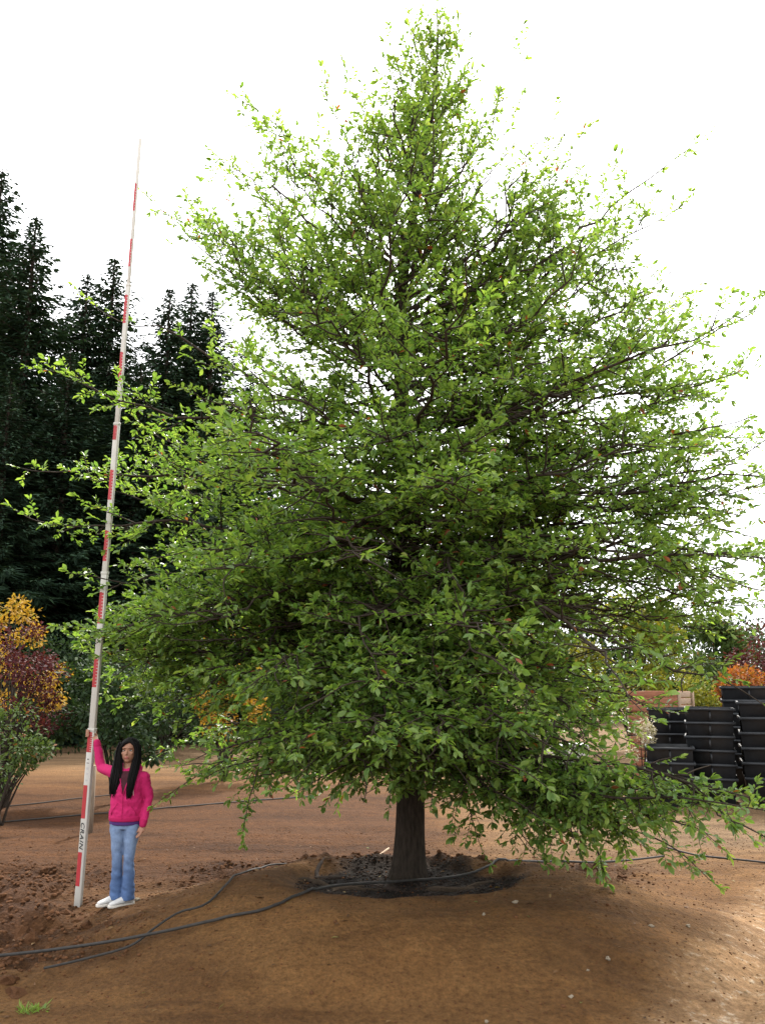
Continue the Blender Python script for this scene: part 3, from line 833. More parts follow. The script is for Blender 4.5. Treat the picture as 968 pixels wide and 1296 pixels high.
# ------------------------------------------------------------------ broadleaf plants around
def plant(name, base, h, rx, ry, mat, n, leaf, label, cat='tree', group=None, blobs=14, z0=0.15, seed=1, stems=3, bs=1.0, flat=0.75, spread=1.0):
    r = np.random.default_rng(seed)
    root = empty(name, base)
    tag(root, label, cat, group)
    C = []
    for i in range(blobs):
        a = r.random() * 6.28; t = r.random()
        zz = z0 + (1 - z0) * (0.12 + 0.85 * t)
        q = spread * math.sqrt(r.random()) * math.sqrt(max(0.05, 1 - (abs(zz - 0.5) * 1.7) ** 2)) * 0.95
        C.append((q * rx * math.cos(a), q * ry * math.sin(a), zz * h, bs * r.uniform(0.2, 0.45)))
    C = np.array(C)
    idx = r.integers(0, blobs, n)
    dv = r.normal(0, 1, (n, 3)); dv /= np.linalg.norm(dv, axis=1)[:, None]
    rad = r.random(n) ** 0.45
    sc = C[idx, 3:4] * np.array([[rx, ry, h * 0.42 * flat]]) * 1.25
    p = C[idx, :3] + dv * rad[:, None] * sc
    p[:, 2] = np.maximum(p[:, 2], 0.05)
    d = dv + r.normal(0, 0.6, (n, 3)); d[:, 2] -= 0.25
    u = UP[None] + r.normal(0, 0.55, (n, 3))
    ln = leaf * r.uniform(0.6, 1.3, n)
    me = cards_mesh('crown', p, d, u, ln, ln * r.uniform(0.4, 0.6, n), np.clip(r.normal(0.5, 0.24, n), 0, 1))
    link('crown', me, mat, root)
    vs, fs, k = [], [], 0
    for s in range(stems):
        a = s * 6.28 / stems + r.random(); o = 0.06 * (stems > 1)
        b0 = np.array([o * math.cos(a), o * math.sin(a), -0.05])
        for j in range(max(2, blobs // stems)):
            c = C[(s * 5 + j * 3) % blobs, :3]
            mid = b0 * 0.4 + c * 0.45 + UP * 0.08 * h
            w_, f_ = tube_np(np.array([b0, b0 * 0.7 + mid * 0.3 + UP * 0.05 * h, mid, c]), [0.012 * h + .004, 0.009 * h + .003, 0.006 * h + .002, 0.003], 5)
            vs.append(w_); fs.append(f_ + k); k += len(w_)
    link('trunk', mesh_np('trunk', np.concatenate(vs), [np.concatenate(fs)], smooth=True), M['twig'], root)
    return root


def gpos(px, Yd):
    p = at(px, 900, Yd); return (p.x, Yd, ghs(p.x, Yd) - 0.02)


plant('maple_tree', gpos(5, 17), 3.7, 1.0, 0.9, M['yellow'], 3600, 0.085, 'golden yellow maple at the left edge above the dark red one', 'tree', blobs=34, z0=0.35, seed=2, flat=0.5, bs=0.6, spread=1.1)
plant('maple_tree', gpos(10, 15), 3.05, 0.95, 0.9, M['red'], 4600, 0.075, 'dark red maple at the left edge below the yellow one', 'tree', blobs=30, z0=0.2, seed=3, flat=0.5, bs=0.65, spread=1.1)
plant('nursery_shrub', gpos(8, 13.2), 1.75, 0.75, 0.7, M['green'], 3000, 0.07, 'loose green shrub at the left edge with thin stems showing', 'shrub', blobs=16, seed=4, stems=4)
plant('nursery_tree', gpos(150, 15.5), 2.3, 1.25, 0.9, M['deep'], 5200, 0.10, 'small dark green tree behind the woman and the pole', 'tree', blobs=18, z0=0.3, seed=5, stems=1)
plant('nursery_tree', gpos(285, 19), 3.0, 0.75, 0.7, M['yellow'], 4000, 0.09, 'bright yellow tree seen through the lower left branches', 'tree', blobs=14, z0=0.25, seed=6)
plant('nursery_tree', gpos(640, 26), 4.9, 0.9, 0.9, M['orange'], 3500, 0.11, 'orange tree glimpsed through the crown right of the trunk', 'tree', blobs=12, z0=0.3, seed=7)
plant('maple_tree', gpos(985, 23), 3.3, 1.2, 1.0, M['red'], 4500, 0.10, 'dark red maple at the right edge behind the black bins', 'tree', blobs=16, z0=0.25, seed=8)
plant('nursery_shrub', gpos(935, 20.5), 2.25, 0.6, 0.6, M['orange'], 3500, 0.09, 'orange and red shrub just above the tallest black bins', 'shrub', blobs=12, z0=0.3, seed=9)
plant('nursery_shrub', gpos(888, 19.8), 2.2, 0.55, 0.6, M['lime'], 3200, 0.08, 'yellow green shrub between the wooden crates and the bins', 'shrub', blobs=10, z0=0.2, seed=10)
plant('nursery_tree', gpos(905, 28), 3.9, 1.5, 1.0, M['green'], 8000, 0.16, 'olive green tree behind the orange shrub at right', 'tree', blobs=16, seed=11)
plant('nursery_tree', gpos(800, 27), 4.3, 1.6, 1.0, M['lime'], 8000, 0.16, 'yellow green tree behind the wooden crates', 'tree', blobs=16, seed=12)
plant('flowering_shrub', gpos(812, 16.2), 1.30, 0.26, 0.3, M['cream'], 900, 0.055, 'cream flowering shrub left of the black bins', 'shrub', blobs=9, z0=0.5, seed=13)
for i, (px, Yd, hh, rr_, mt, lb) in enumerate([
        (60, 26, 3.2, 1.8, 'deep', 'dark green hedge tree behind the dark red maple'),
        (210, 25, 3.0, 1.7, 'deep', 'dark green hedge tree behind the woman'),
        (350, 24, 3.1, 1.7, 'deep', 'dark green hedge tree left of the trunk in the distance'),
        (430, 27, 3.8, 1.8, 'green', 'green hedge tree just left of the trunk in the distance'),
        (540, 28, 4.2, 1.8, 'deep', 'dark green hedge tree just right of the trunk in the distance'),
        (690, 29, 3.6, 1.9, 'green', 'green hedge tree left of the crates in the distance'),
        (1000, 30, 3.4, 1.9, 'deep', 'dark green hedge tree beyond the red maple at right')]):
    plant('hedge_tree', gpos(px, Yd), hh, rr_, 1.1, M[mt], 5200, 0.13, lb, 'tree', 'hedge trees in the distance', blobs=20, z0=0.05, seed=40 + i)

for i, (px, Yd, hh, rr_, mt, lb) in enumerate([
        (470, 46, 9.5, 3.4, 'deep', 'tall dark background tree left of the middle of the crown'),
        (540, 48, 10.5, 3.4, 'green', 'tall green background tree straight behind the trunk'),
        (600, 45, 8.0, 3.2, 'deep', 'dark background tree just right of the trunk'),
        (680, 47, 7.5, 3.4, 'green', 'green background tree behind the right half of the crown'),
        (760, 46, 6.0, 3.2, 'deep', 'dark background tree above the wooden crates'),
        (840, 48, 5.6, 3.2, 'green', 'green background tree above the middle bins'),
        (920, 46, 5.0, 3.0, 'deep', 'dark background tree above the tallest bins'),
        (1000, 48, 5.0, 3.2, 'green', 'green background tree at the far right edge'),
        (390, 46, 8.0, 3.2, 'deep', 'dark background tree between the firs and the trunk')]):
    plant('background_tree', gpos(px, Yd), hh, rr_, 2.0, M[mt], 6000, 0.26, lb, 'tree', 'tree line far behind', blobs=22, z0=0.02, seed=70 + i, stems=1)

# ------------------------------------------------------------------ wooden stake behind the woman
g = Geo(); c = gpos(123, 12.6)
st = empty('wooden_stake', c)
tag(st, 'weathered wooden stake standing in the soil just behind the pole', 'stake')
Geo().tube([(0, 0, -0.1), (0.004, 0, 0.35), (0, 0.005, 0.9)], [0.042, 0.040, 0.038], 10).build('shaft', M['post'], st, smooth=False)
Geo().tube([(0, 0.005, 0.9), (0, 0.005, 0.915), (0, 0.005, 0.92)], [0.038, 0.034, 0.015], 10).build('cut_top', M['crateend'], st)

# ------------------------------------------------------------------ bins and crates
BIN_W, BIN_H, NEST = 0.80, 0.50, 0.245


def bin_protos(w):
    a1, a0, t = w / 2, w / 2 * 0.90, 0.02
    g = Geo()
    g.frustum(0, BIN_H, a0, a0, a1, a1, True, False)
    g.frustum(0.03, BIN_H, a0 - t, a0 - t, a1 - t, a1 - t, True, False)
    body = g
    rim = Geo()
    zr, hr, ov = BIN_H - 0.03, 0.045, 0.03
    for s in (-1, 1):
        rim.box((0, s * (a1 + ov / 2 - 0.004), zr), (2 * a1 + 2 * ov, ov, hr))
        rim.box((s * (a1 + ov / 2 - 0.004), 0, zr), (ov, 2 * a1 - 0.008, hr))
    rib = Geo().box((0, 0, 0), (0.035, 0.03, 0.2))
    return body, rim, rib


_bp = {}
def make_bin(loc, rz, w, label, tilt=0.0):
    r = empty('plant_bin', loc, rz)
    r.rotation_euler = (tilt, random.gauss(0, 0.006), rz)
    tag(r, label, 'bin', 'black plastic bins stacked at the right')
    if w not in _bp:
        b, ri, rb = bin_protos(w)
        _bp[w] = [mesh_np(n_, q.v, [np.array(x) for x in q.f.values()]) for n_, q in (('body', b), ('rim', ri), ('rib', rb))]
        for me, mt in zip(_bp[w], ('bin', 'binrim', 'bin')): me.materials.append(M[mt])
    for nm, me in zip(('body', 'rim'), _bp[w][:2]):
        link(nm, me, None, r)
    for k in (0,):               # stiffening ribs below the rim, on the three sides that show
        off = w / 2 * 0.97 + 0.002
        for pos_, ra in (((k * w * 0.18, -off, BIN_H - 0.15), 0), ((-off, k * w * 0.18, BIN_H - 0.15), R(90)), ((off, k * w * 0.18, BIN_H - 0.15), R(90))):
            o = link('rib', _bp[w][2], None, r); o.location = pos_; o.rotation_euler = (0, 0, ra)
    return r


ORD = ['top', 'second', 'third', 'fourth', 'fifth', 'sixth', 'seventh', 'eighth', 'ninth', 'tenth']
def bin_stack(px, Yd, n, w, rz, where, zs=1.0):
    x, y, z = gpos(px, Yd)
    for k in range(n):
        lab = ('top bin of ' if k == n - 1 else ORD[n - 1 - k] + ' bin from the top of ') + where
        make_bin((x + random.gauss(0, .008), y + random.gauss(0, .008), z + k * NEST * zs), rz + random.gauss(0, 0.012), w, 'black plastic ' + lab).scale = (1, 1, zs)


bin_stack(972, 15.3, 6, 0.95, -0.36, 'the right edge stack')
bin_stack(948, 17.2, 7, 0.95, -0.34, 'the tallest stack at the back')
bin_stack(895, 15.6, 6, 0.76, -0.33, 'the middle front stack', 0.94)
bin_stack(843, 15.4, 3, 0.74, -0.30, 'the low front stack')
bin_stack(846, 17.0, 6, 0.74, -0.30, 'the stack behind the low one', 0.92)

# wooden crates, slatted
def crate(loc, rz, label):
    r = empty('wooden_crate', loc, rz); tag(r, label, 'crate', 'wooden crates behind the bins')
    W_, D_, Hh = 1.05, 0.9, 0.44
    for s in (-1, 1):
        for k in range(3):
            Geo().box((0, s * (D_ / 2 - 0.012), 0.10 + k * 0.14), (W_, 0.022, 0.125)).build('slat', M['crate'], r, bevel=0.003)
            Geo().box((s * (W_ / 2 - 0.014), 0, 0.10 + k * 0.14), (0.022, D_ - 0.052, 0.115)).build('slat', M['crateend'], r, bevel=0.003)
    for sx_ in (-1, 1):
        for sy_ in (-1, 1):
            Geo().box((sx_ * (W_ / 2 + 0.022), sy_ * (D_ / 2 - 0.06), 0.22), (0.04, 0.07, 0.43)).build('corner_post', M['crateend'], r, bevel=0.004)
    Geo().box((0, 0, 0.022), (W_ - 0.04, D_ - 0.06, 0.02)).build('floor_board', M['crate'], r)


x, y, z = gpos(836, 18.9)
for k in range(4):
    crate((x + random.gauss(0, .015), y, z + 0.02 + k * 0.465), -0.66 + random.gauss(0, .02), 'reddish slatted wooden crate, %s of its stack behind the black bins' % ['lowest', 'second from the ground', 'third from the ground', 'topmost'][k])

# white tote on an upturned bin, seen between the leaves
x, y, z = gpos(716, 16.5)
make_bin((x, y, z), 0.1, 0.74, 'single black plastic bin standing under the white tote')
tt_ = empty('white_tote', (x, y, z + BIN_H + 0.0), 0.12)
tag(tt_, 'white plastic tote glimpsed through leaves left of the bins', 'tote')
g = Geo(); g.frustum(0, 0.40, 0.28, 0.2, 0.33, 0.24, True, False); g.frustum(0.02, 0.40, 0.265, 0.185, 0.315, 0.225, True, False); g.build('tub', M['tote'], tt_)
Geo().box((0, 0, 0.42), (0.70, 0.52, 0.035)).build('lid', M['tote'], tt_, bevel=0.008)

# ------------------------------------------------------------------ clods, stones, roots, hoses
def clod_mesh(seed, sub=2):
    bm = bmesh.new()
    bmesh.ops.create_icosphere(bm, subdivisions=sub, radius=1.0)
    o = Vector((seed * 13.1, seed * 7.7, 0))
    for v in bm.verts:
        n = 1 + 0.55 * mnoise.noise(v.co * 1.1 + o) + 0.45 * mnoise.noise(v.co * 2.6 + o) + 0.2 * mnoise.noise(v.co * 5.0 + o)
        v.co = Vector((v.co.x * n, v.co.y * n * 0.85, v.co.z * n * 0.7))
    me = bpy.data.meshes.new('soil_clod'); bm.to_mesh(me); bm.free()
    return me


clods = [clod_mesh(s, 2) for s in range(5)]
for me in clods: me.materials.append(M['clod'])
lumps = []
tries = 0
while len(lumps) < 150 and tries < 20000:
    tries += 1
    x = random.uniform(-4.6, 2.6); y = random.uniform(6.3, 11)
    if random.random() < float(masks(np.array([x]), np.array([y]))[0][0]) ** 2:
        if math.hypot(x + 2.42, y - 8.42) < 0.34: continue
        lumps.append((x, y, random.choice((0.02, 0.024, 0.028, 0.034, 0.04, 0.05))))
for px, py, s in [(84, 1160, .075), (70, 1175, .06), (100, 1163, .06), (40, 1190, .065), (20, 1205, .07), (12, 1240, .065), (60, 1200, .07), (112, 1172, .06),
                  (30, 1170, .09), (398, 1083, .06), (452, 1085, .055), (560, 1085, .06), (590, 1090, .065), (620, 1092, .05), (432, 1092, .045), (540, 1080, .05), (20, 1258, .06)]:
    p = gpx(px, py); lumps.append((p.x, p.y, s))
for x, y, s in lumps:
    o = link('soil_clod', random.choice(clods), None, ground)
    o.location = (x, y, ghs(x, y) - s * 0.08)
    o.rotation_euler = (random.uniform(-.4, .4), random.uniform(-.4, .4), random.uniform(0, 6.28))
    o.scale = (s * random.uniform(.8, 1.25), s, s * random.uniform(.75, 1.2))

# crumbs of soil everywhere
N = 22000
cx = rng.uniform(-5.5, 5.5, N); cy = 5.0 + 8.0 * rng.random(N) ** 1.2
pk = masks(cx, cy)[0]
keep = rng.random(N) < (0.30 + 0.7 * pk)
cx, cy, pk = cx[keep], cy[keep], pk[keep]; n = len(cx)
cs = rng.uniform(0.004, 0.011, n) + pk * rng.uniform(0, 0.022, n) + (rng.random(n) < 0.02) * 0.010
bm = bmesh.new(); bmesh.ops.create_icosphere(bm, subdivisions=1, radius=1.0)
iv = np.array([v.co[:] for v in bm.verts]); itri = np.array([[v.index for v in f.verts] for f in bm.faces]); bm.free()
k = len(iv)
jit = rng.uniform(0.65, 1.25, (n, k, 1)) * np.array([1, 0.9, 0.7])[None, None]
vv = iv[None] * jit * cs[:, None, None] + np.stack([cx, cy, gh(cx, cy) + cs * 0.25], axis=1)[:, None, :]
ff = (itri[None] + (np.arange(n) * k)[:, None, None]).reshape(-1, 3)
cr = link('soil_crumbs', mesh_np('soil_crumbs', vv.reshape(-1, 3), [ff]), M['clod'], ground)
cr['kind'] = 'stuff'

# pale stones and fallen leaves on the mound
for i, (px, py, s) in enumerate([(824, 1173, .018), (768, 1191, .016), (720, 1214, .014), (870, 1173, .015), (742, 1197, .010), (652, 1143, .02), (612, 1158, .012), (614, 1213, .012),
                 (174, 1140, .022)]):
    p = gpx(px, py)
    o = link('stone', clods[i % 5].copy(), None, ground)
    o.data.materials.clear(); o.data.materials.append(M['stone'])
    o.location = (p.x, p.y, p.z + s * 0.4); o.scale = (s * 1.2, s, s); o.rotation_euler = (0, 0, i * 1.7)

# fallen leaves lying about
n = 420
la = rng.uniform(0, 6.283, n); lr = 0.6 + 4.2 * rng.random(n) ** 0.8
lx = 0.3 + lr * np.cos(la); ly = 8.3 + lr * 0.8 * np.sin(la)
lit = link('leaf_litter', hex_leaves('leaf_litter', np.stack([lx, ly, gh(lx, ly) + 0.008], 1), np.stack([rng.normal(0, 1, n), rng.normal(0, 1, n), rng.normal(0, .12, n)], 1),
           np.stack([rng.normal(0, .3, n), rng.normal(0, .3, n), np.ones(n)], 1), rng.uniform(0.025, 0.06, n), rng.uniform(0.012, 0.026, n), rng.random(n)),
           leaf_mat('dry_leaf', [(0.0, (0.05, 0.028, 0.014)), (0.5, (0.12, 0.06, 0.026)), (0.85, (0.17, 0.11, 0.045)), (1.0, (0.10, 0.13, 0.03))], 0.1, 0.7, 0.2), ground)
lit['kind'] = 'stuff'

# chips of mulch in the planting basin
n = 1900
ca = rng.uniform(0, 6.283, n); cr_ = np.sqrt(rng.random(n)) * 1.02
cx = BASIN[0] + cr_ * np.cos(ca) * 1.2; cy = BASIN[1] + cr_ * np.sin(ca) * 0.95
keepm = masks(cx, cy)[1] > rng.uniform(0.3, 1.0, n); cx, cy = cx[keepm], cy[keepm]; n = len(cx)
cl = rng.uniform(0.006, 0.022, n); cw = rng.uniform(0.003, 0.009, n)
ra = rng.uniform(0, 6.283, n)
d = np.stack([np.cos(ra), np.sin(ra), rng.normal(0, 0.3, n)], 1); u = np.stack([rng.normal(0, .3, n), rng.normal(0, .3, n), np.ones(n)], 1)
d, s_, u = leaf_frames(d, u)
cb = np.array([(x, y, z) for z in (-1, 1) for y in (-1, 1) for x in (-1, 1)], dtype=float)
vv = np.stack([cx, cy, gh(cx, cy) + 0.006], 1)[:, None, :] + cb[None, :, 0:1] * (cl[:, None] * d)[:, None, :] + cb[None, :, 1:2] * (cw[:, None] * s_)[:, None, :] + cb[None, :, 2:3] * (0.4 * cw[:, None] * u)[:, None, :]
cf = np.array([(0, 2, 3, 1), (4, 5, 7, 6), (0, 1, 5, 4), (2, 6, 7, 3), (0, 4, 6, 2), (1, 3, 7, 5)])
mc = link('mulch_chips', mesh_np('mulch_chips', vv.reshape(-1, 3), [(cf[None] + (np.arange(n) * 8)[:, None, None]).reshape(-1, 4)]), M['mulch'], ground)
mc['kind'] = 'stuff'

# burlap folds and surface roots in the planting basin
bas = empty('burlap_wrap', (BASIN[0], BASIN[1], ghs(*BASIN)))
tag(bas, 'dark crumpled burlap and mulch lying around the foot of the tree', 'burlap')
for i, (a, r0, r1, rad) in enumerate([(2.7, .5, .98, .05), (3.5, .45, .95, .05), (4.1, .4, .85, .055), (4.7, .3, .6, .055), (5.4, .35, .75, .05), (5.95, .5, .9, .04)]):
    pts, rads = [], []
    for t in np.linspace(0, 1, 9):
        rr_ = r0 + (r1 - r0) * t; aa = a + 0.35 * math.sin(t * 4 + i)
        x = TREE.x + rr_ * math.cos(aa) * 1.1; y = TREE.y - 0.12 + rr_ * math.sin(aa) * 0.85
        pts.append((x - BASIN[0], y - BASIN[1], ghs(x, y) - 0.012 + 0.012 * math.sin(t * 9 + i) - bas.location.z))
        rads.append(rad * 0.8 * (0.15 + math.sin(math.pi * (0.05 + 0.92 * t)) * 0.8) * random.uniform(.7, 1.3))
    Geo().tube(pts, rads, 8).build('fold', M['burlap'] if i % 3 else M['mulch'], bas, smooth=True)


def hose(pixels, rad, label, lift=0.0, pts=None):
    P = [gpx(*q) for q in pixels] if pts is None else pts
    P = [np.array(p) for p in P]
    out = []
    for i in range(len(P) - 1):
        p0 = P[max(0, i - 1)]; p1 = P[i]; p2 = P[i + 1]; p3 = P[min(len(P) - 1, i + 2)]
        m = max(6, int(np.linalg.norm(p2 - p1) / 0.07))
        for t in np.linspace(0, 1, m, endpoint=False):
            q = 0.5 * ((2 * p1) + (-p0 + p2) * t + (2 * p0 - 5 * p1 + 4 * p2 - p3) * t ** 2 + (-p0 + 3 * p1 - 3 * p2 + p3) * t ** 3)
            out.append(q)
    out.append(P[-1])
    out = np.array(out)
    g_ = gh(out[:, 0], out[:, 1])
    z_ = g_.copy()
    # a stiff pipe bridges small hollows
    for _ in range(14):
        sm = np.convolve(np.pad(z_, 5, mode='edge'), np.ones(11) / 11, 'valid'); z_ = np.maximum(sm, g_)
    out[:, 2] = z_ + rad * 0.85 + lift
    a, f_ = tube_np(out, rad, 8)
    o = link('irrigation_hose', mesh_np('irrigation_hose', a, [f_], smooth=True), M['hose'])
    tag(o, label, 'hose', 'black irrigation hoses on the soil')


hose([(-40, 1228), (60, 1213), (160, 1193), (260, 1168), (350, 1147), (430, 1133), (510, 1124), (600, 1113), (690, 1105), (760, 1099), (840, 1087)], 0.0115,
     'long black hose running from lower left past the front of the trunk', lift=0.004)
hose([(55, 1238), (110, 1226), (165, 1205), (195, 1184), (225, 1163), (275, 1135), (330, 1110), (380, 1097), (412, 1091)], 0.009,
     'thinner black hose curving up from lower left towards the planting basin', lift=0.012)
hose([(-30, 1044), (40, 1038), (110, 1033), (200, 1025), (300, 1014), (400, 1010)], 0.011, 'nearer black hose lying across the soil behind the woman')
hose([(-30, 1024), (40, 1019), (100, 1012), (180, 1004)], 0.010, 'farther black hose behind the woman near the stake')
hose([(840, 1074), (880, 1084), (930, 1090), (1000, 1096)], 0.011, 'short black hose on the pale soil under the right branches')

# pale stick leaning behind the trunk
p0 = gpx(470, 1092); p1 = gpx(492, 1082)
o = Geo().tube([p0 + Vector((0, 0, .02)), (p0 + p1) / 2 + Vector((0.0, 0, .05)), p1 + Vector((0, 0, .08))], [0.014, 0.013, 0.010], 7).build('stick', M['crateend'])
tag(o, 'short pale stick lying on the clods just behind the trunk', 'stick')
# grass tuft
gt = gpx(42, 1280); r_ = np.random.default_rng(5); n = 70
o = link('grass_tuft', cards_mesh('grass_tuft', np.stack([r_.normal(0, .05, n), r_.normal(0, .04, n), np.zeros(n)], 1), np.stack([r_.normal(0, .6, n), r_.normal(0, .6, n), np.full(n, .7)], 1),
         np.stack([r_.normal(0, 1, n), r_.normal(0, 1, n), np.zeros(n)], 1), r_.uniform(.03, .08, n), np.full(n, .008), r_.uniform(.4, .9, n)), M['leaf'])
o.location = gt; tag(o, 'tiny tuft of green grass in the soil at the lower left', 'grass tuft')

# ------------------------------------------------------------------ the measuring pole
pb = gpx(99, 1149); pt = at(178, 175, pb.y - 0.42)
pole = empty('measuring_pole', pb)
pdir = (pt - pb); PL = pdir.length; zax = pdir.normalized()
face = Vector((-0.30, -1, 0)); face = (face - face.dot(zax) * zax).normalized()     # the marked face looks at the camera, a little to the left
xax = (-face).cross(zax).normalized()
pm = Matrix((xax, -face, zax)).transposed().to_4x4(); pm.translation = pb
pole.matrix_world = pm
tag(pole, 'tall white telescoping measuring pole with red bars held by the woman', 'measuring pole')
NS = 5
widths = [0.068, 0.063, 0.056, 0.047, 0.036]
bounds = [-0.08, 1.62, 3.12, 4.62, 6.08, PL]
secs = []
for k in range(NS):
    w = widths[k]; z0, z1 = bounds[k], bounds[k + 1]
    s = Geo().box((0, 0, (z0 + z1) / 2), (w, w * 0.62, z1 - z0)).build('pole_section', M['white'], pole, bevel=0.006)
    secs.append(s)
    if k < NS - 1:
        Geo().box((0, 0, z1 - 0.012), (w + 0.006, w * 0.62 + 0.006, 0.028)).build('collar', M['white'], s, bevel=0.003)


def sec_at(z):
    for k in range(NS):
        if z < bounds[k + 1]: return k
    return NS - 1


for k in range(12):
    zc = 0.335 + k * 0.6085
    kk = sec_at(zc); w = widths[kk]
    g = Geo()
    yf = -(w * 0.62 / 2 + 0.0015)
    x0, x1 = -w * 0.44, w * (0.18 if k < 2 else 0.30)
    L0, L1 = zc - 0.152, zc + 0.152
    if L1 > bounds[kk + 1] - 0.03: L1 = bounds[kk + 1] - 0.03
    if L0 < bounds[kk]: L0 = bounds[kk] + 0.005
    if k < 2:
        g.add([(x0, yf, L0), (x1, yf, L0), (x1, yf, L1), (x0, yf, L1)], [(0, 1, 2, 3)])
    else:      # notched scale: a solid spine with a tooth every tenth of a foot
        m = 10; st_ = (L1 - L0) / m
        xm = x0 + (x1 - x0) * 0.6
        g.add([(x0, yf, L0), (xm, yf, L0), (xm, yf, L1), (x0, yf, L1)], [(0, 1, 2, 3)])
        for j in range(m):
            a = L0 + j * st_
            g.add([(xm, yf, a), (x1, yf, a), (x1, yf, a + st_ * 0.78), (xm, yf, a + st_ * 0.78)], [(0, 1, 2, 3)])
    g.build('red_bar', M['redpaint'], secs[kk])

cu = bpy.data.curves.new('lettering', 'FONT')
cu.body = 'CRAIN'; cu.size = 0.056; cu.align_x = 'CENTER'; cu.align_y = 'CENTER'; cu.shear = 0.25; cu.offset = 0.0012; cu.space_character = 1.12
tmp = bpy.data.objects.new('tmp_text', cu); COL.objects.link(tmp)
dg = bpy.context.evaluated_depsgraph_get()
tme = bpy.data.meshes.new_from_object(tmp.evaluated_get(dg))
bpy.data.objects.remove(tmp)
tme.name = 'lettering'; tme.materials.clear(); tme.materials.append(M['black'])
xs = [v.co.x for v in tme.vertices]; sc_ = 0.245 / (max(xs) - min(xs))
for v in tme.vertices: v.co.x *= sc_
lt = link('lettering', tme, None, secs[0])
# letters read downwards: text x -> -z, text y -> +x
lt.matrix_local = Matrix(((0, 1, 0, -0.006), (0, 0, -1, -(0.068 * 0.31 + 0.002)), (-1, 0, 0, 0.335 + 0.3043), (0, 0, 0, 1)))
for zz, ww, hh in [(1.335, .008, .010), (1.30, .014, .006), (1.25, .010, .02), (1.20, .012, .012), (1.14, .010, .014)]:
    Geo().add([(-ww - .004, -(0.068 * 0.31 + 0.002), zz - hh / 2), (ww - .004, -(0.068 * 0.31 + 0.002), zz - hh / 2), (ww - .004, -(0.068 * 0.31 + 0.002), zz + hh / 2), (-ww - .004, -(0.068 * 0.31 + 0.002), zz + hh / 2)], [(0, 1, 2, 3)]).build('printed_mark', M['black'] if zz > 1.28 else M['greyprint'], secs[0])

# ------------------------------------------------------------------ the woman
def ring_loft(rings, k=16):
    """rings: (centre, rx, ry, optional axis) stacked; closed solid"""
    vs, fs = [], []
    for c, rx, ry, *ax in rings:
        c = Vector(c)
        if ax:
            d = Vector(ax[0]).normalized()
            u = Vector((1, 0, 0)) if abs(d.x) < 0.8 else Vector((0, 0, 1))
            a = (u - u.dot(d) * d).normalized(); b = d.cross(a)
        else: a, b = Vector((1, 0, 0)), Vector((0, 1, 0))
        for j in range(k):
            t = 2 * math.pi * j / k
            vs.append(c + a * rx * math.cos(t) + b * ry * math.sin(t))
    n = len(rings)
    for i in range(n - 1):
        for j in range(k):
            fs.append((i * k + j, i * k + (j + 1) % k, (i + 1) * k + (j + 1) % k, (i + 1) * k + j))
    fs.append(tuple(range(k - 1, -1, -1))); fs.append(tuple((n - 1) * k + j for j in range(k)))
    return vs, fs


def chain(pts, rads, k=12, flat=1.0):
    P = [Vector(p) for p in pts]
    # subdivide smoothly
    Q, Rr = [], []
    for i in range(len(P) - 1):
        for t in (0, 0.25, 0.5, 0.75):
            Q.append(P[i].lerp(P[i + 1], t)); Rr.append(rads[i] * (1 - t) + rads[i + 1] * t)
    Q.append(P[-1]); Rr.append(rads[-1])
    d0 = (Q[0] - Q[1]).normalized(); d1 = (Q[-1] - Q[-2]).normalized()
    Q = [Q[0] + d0 * Rr[0] * .75, Q[0] + d0 * Rr[0] * .45] + Q + [Q[-1] + d1 * Rr[-1] * .45, Q[-1] + d1 * Rr[-1] * .75]
    Rr = [Rr[0] * .35, Rr[0] * .8] + Rr + [Rr[-1] * .8, Rr[-1] * .35]
    v, f = tube_np(np.array([tuple(q) for q in Q]), np.array(Rr), k)
    fs = [tuple(int(a) for a in q) for q in f]; n = len(Q)
    fs.append(tuple(range(k - 1, -1, -1))); fs.append(tuple((n - 1) * k + j for j in range(k)))
    return [Vector(p) for p in v], fs


def ellipsoid(c, r, rot=None, k=16):
    vs, fs = [], []
    m = 10
    for i in range(m + 1):
        th = math.pi * (0.03 + 0.94 * i / m)
        for j in range(k):
            a = 2 * math.pi * j / k
            p = Vector((r[0] * math.sin(th) * math.cos(a), r[1] * math.sin(th) * math.sin(a), -r[2] * math.cos(th)))
            if rot is not None: p = rot @ p
            vs.append(p + Vector(c))
    for i in range(m):
        for j in range(k):
            fs.append((i * k + j, i * k + (j + 1) % k, (i + 1) * k + (j + 1) % k, (i + 1) * k + j))
    fs.append(tuple(range(k - 1, -1, -1))); fs.append(tuple(m * k + j for j in range(k)))
    return vs, fs


def organic(name, solids, voxel, mat, parent, smooth=6, fn=None):
    g = Geo()
    for v, f in solids: g.add(v, f)
    me = mesh_np(name, g.v, [np.array(x) for x in g.f.values()])
    bm = bmesh.new(); bm.from_mesh(me); bmesh.ops.recalc_face_normals(bm, faces=bm.faces); bm.to_mesh(me); bm.free()
    o = link('tmp_organic', me)
    md = o.modifiers.new('r', 'REMESH'); md.mode = 'VOXEL'; md.voxel_size = voxel
    if smooth:
        sm = o.modifiers.new('s', 'SMOOTH'); sm.factor = 0.5; sm.iterations = smooth
    dg = bpy.context.evaluated_depsgraph_get(); dg.update()
    out = bpy.data.meshes.new_from_object(o.evaluated_get(dg))
    bpy.data.objects.remove(o)
    out.name = name
    if fn:
        for v in out.vertices: v.co = fn(v.co)
    out.polygons.foreach_set('use_smooth', np.ones(len(out.polygons), dtype=bool))
    out.materials.clear()
    return link(name, out, mat, parent)


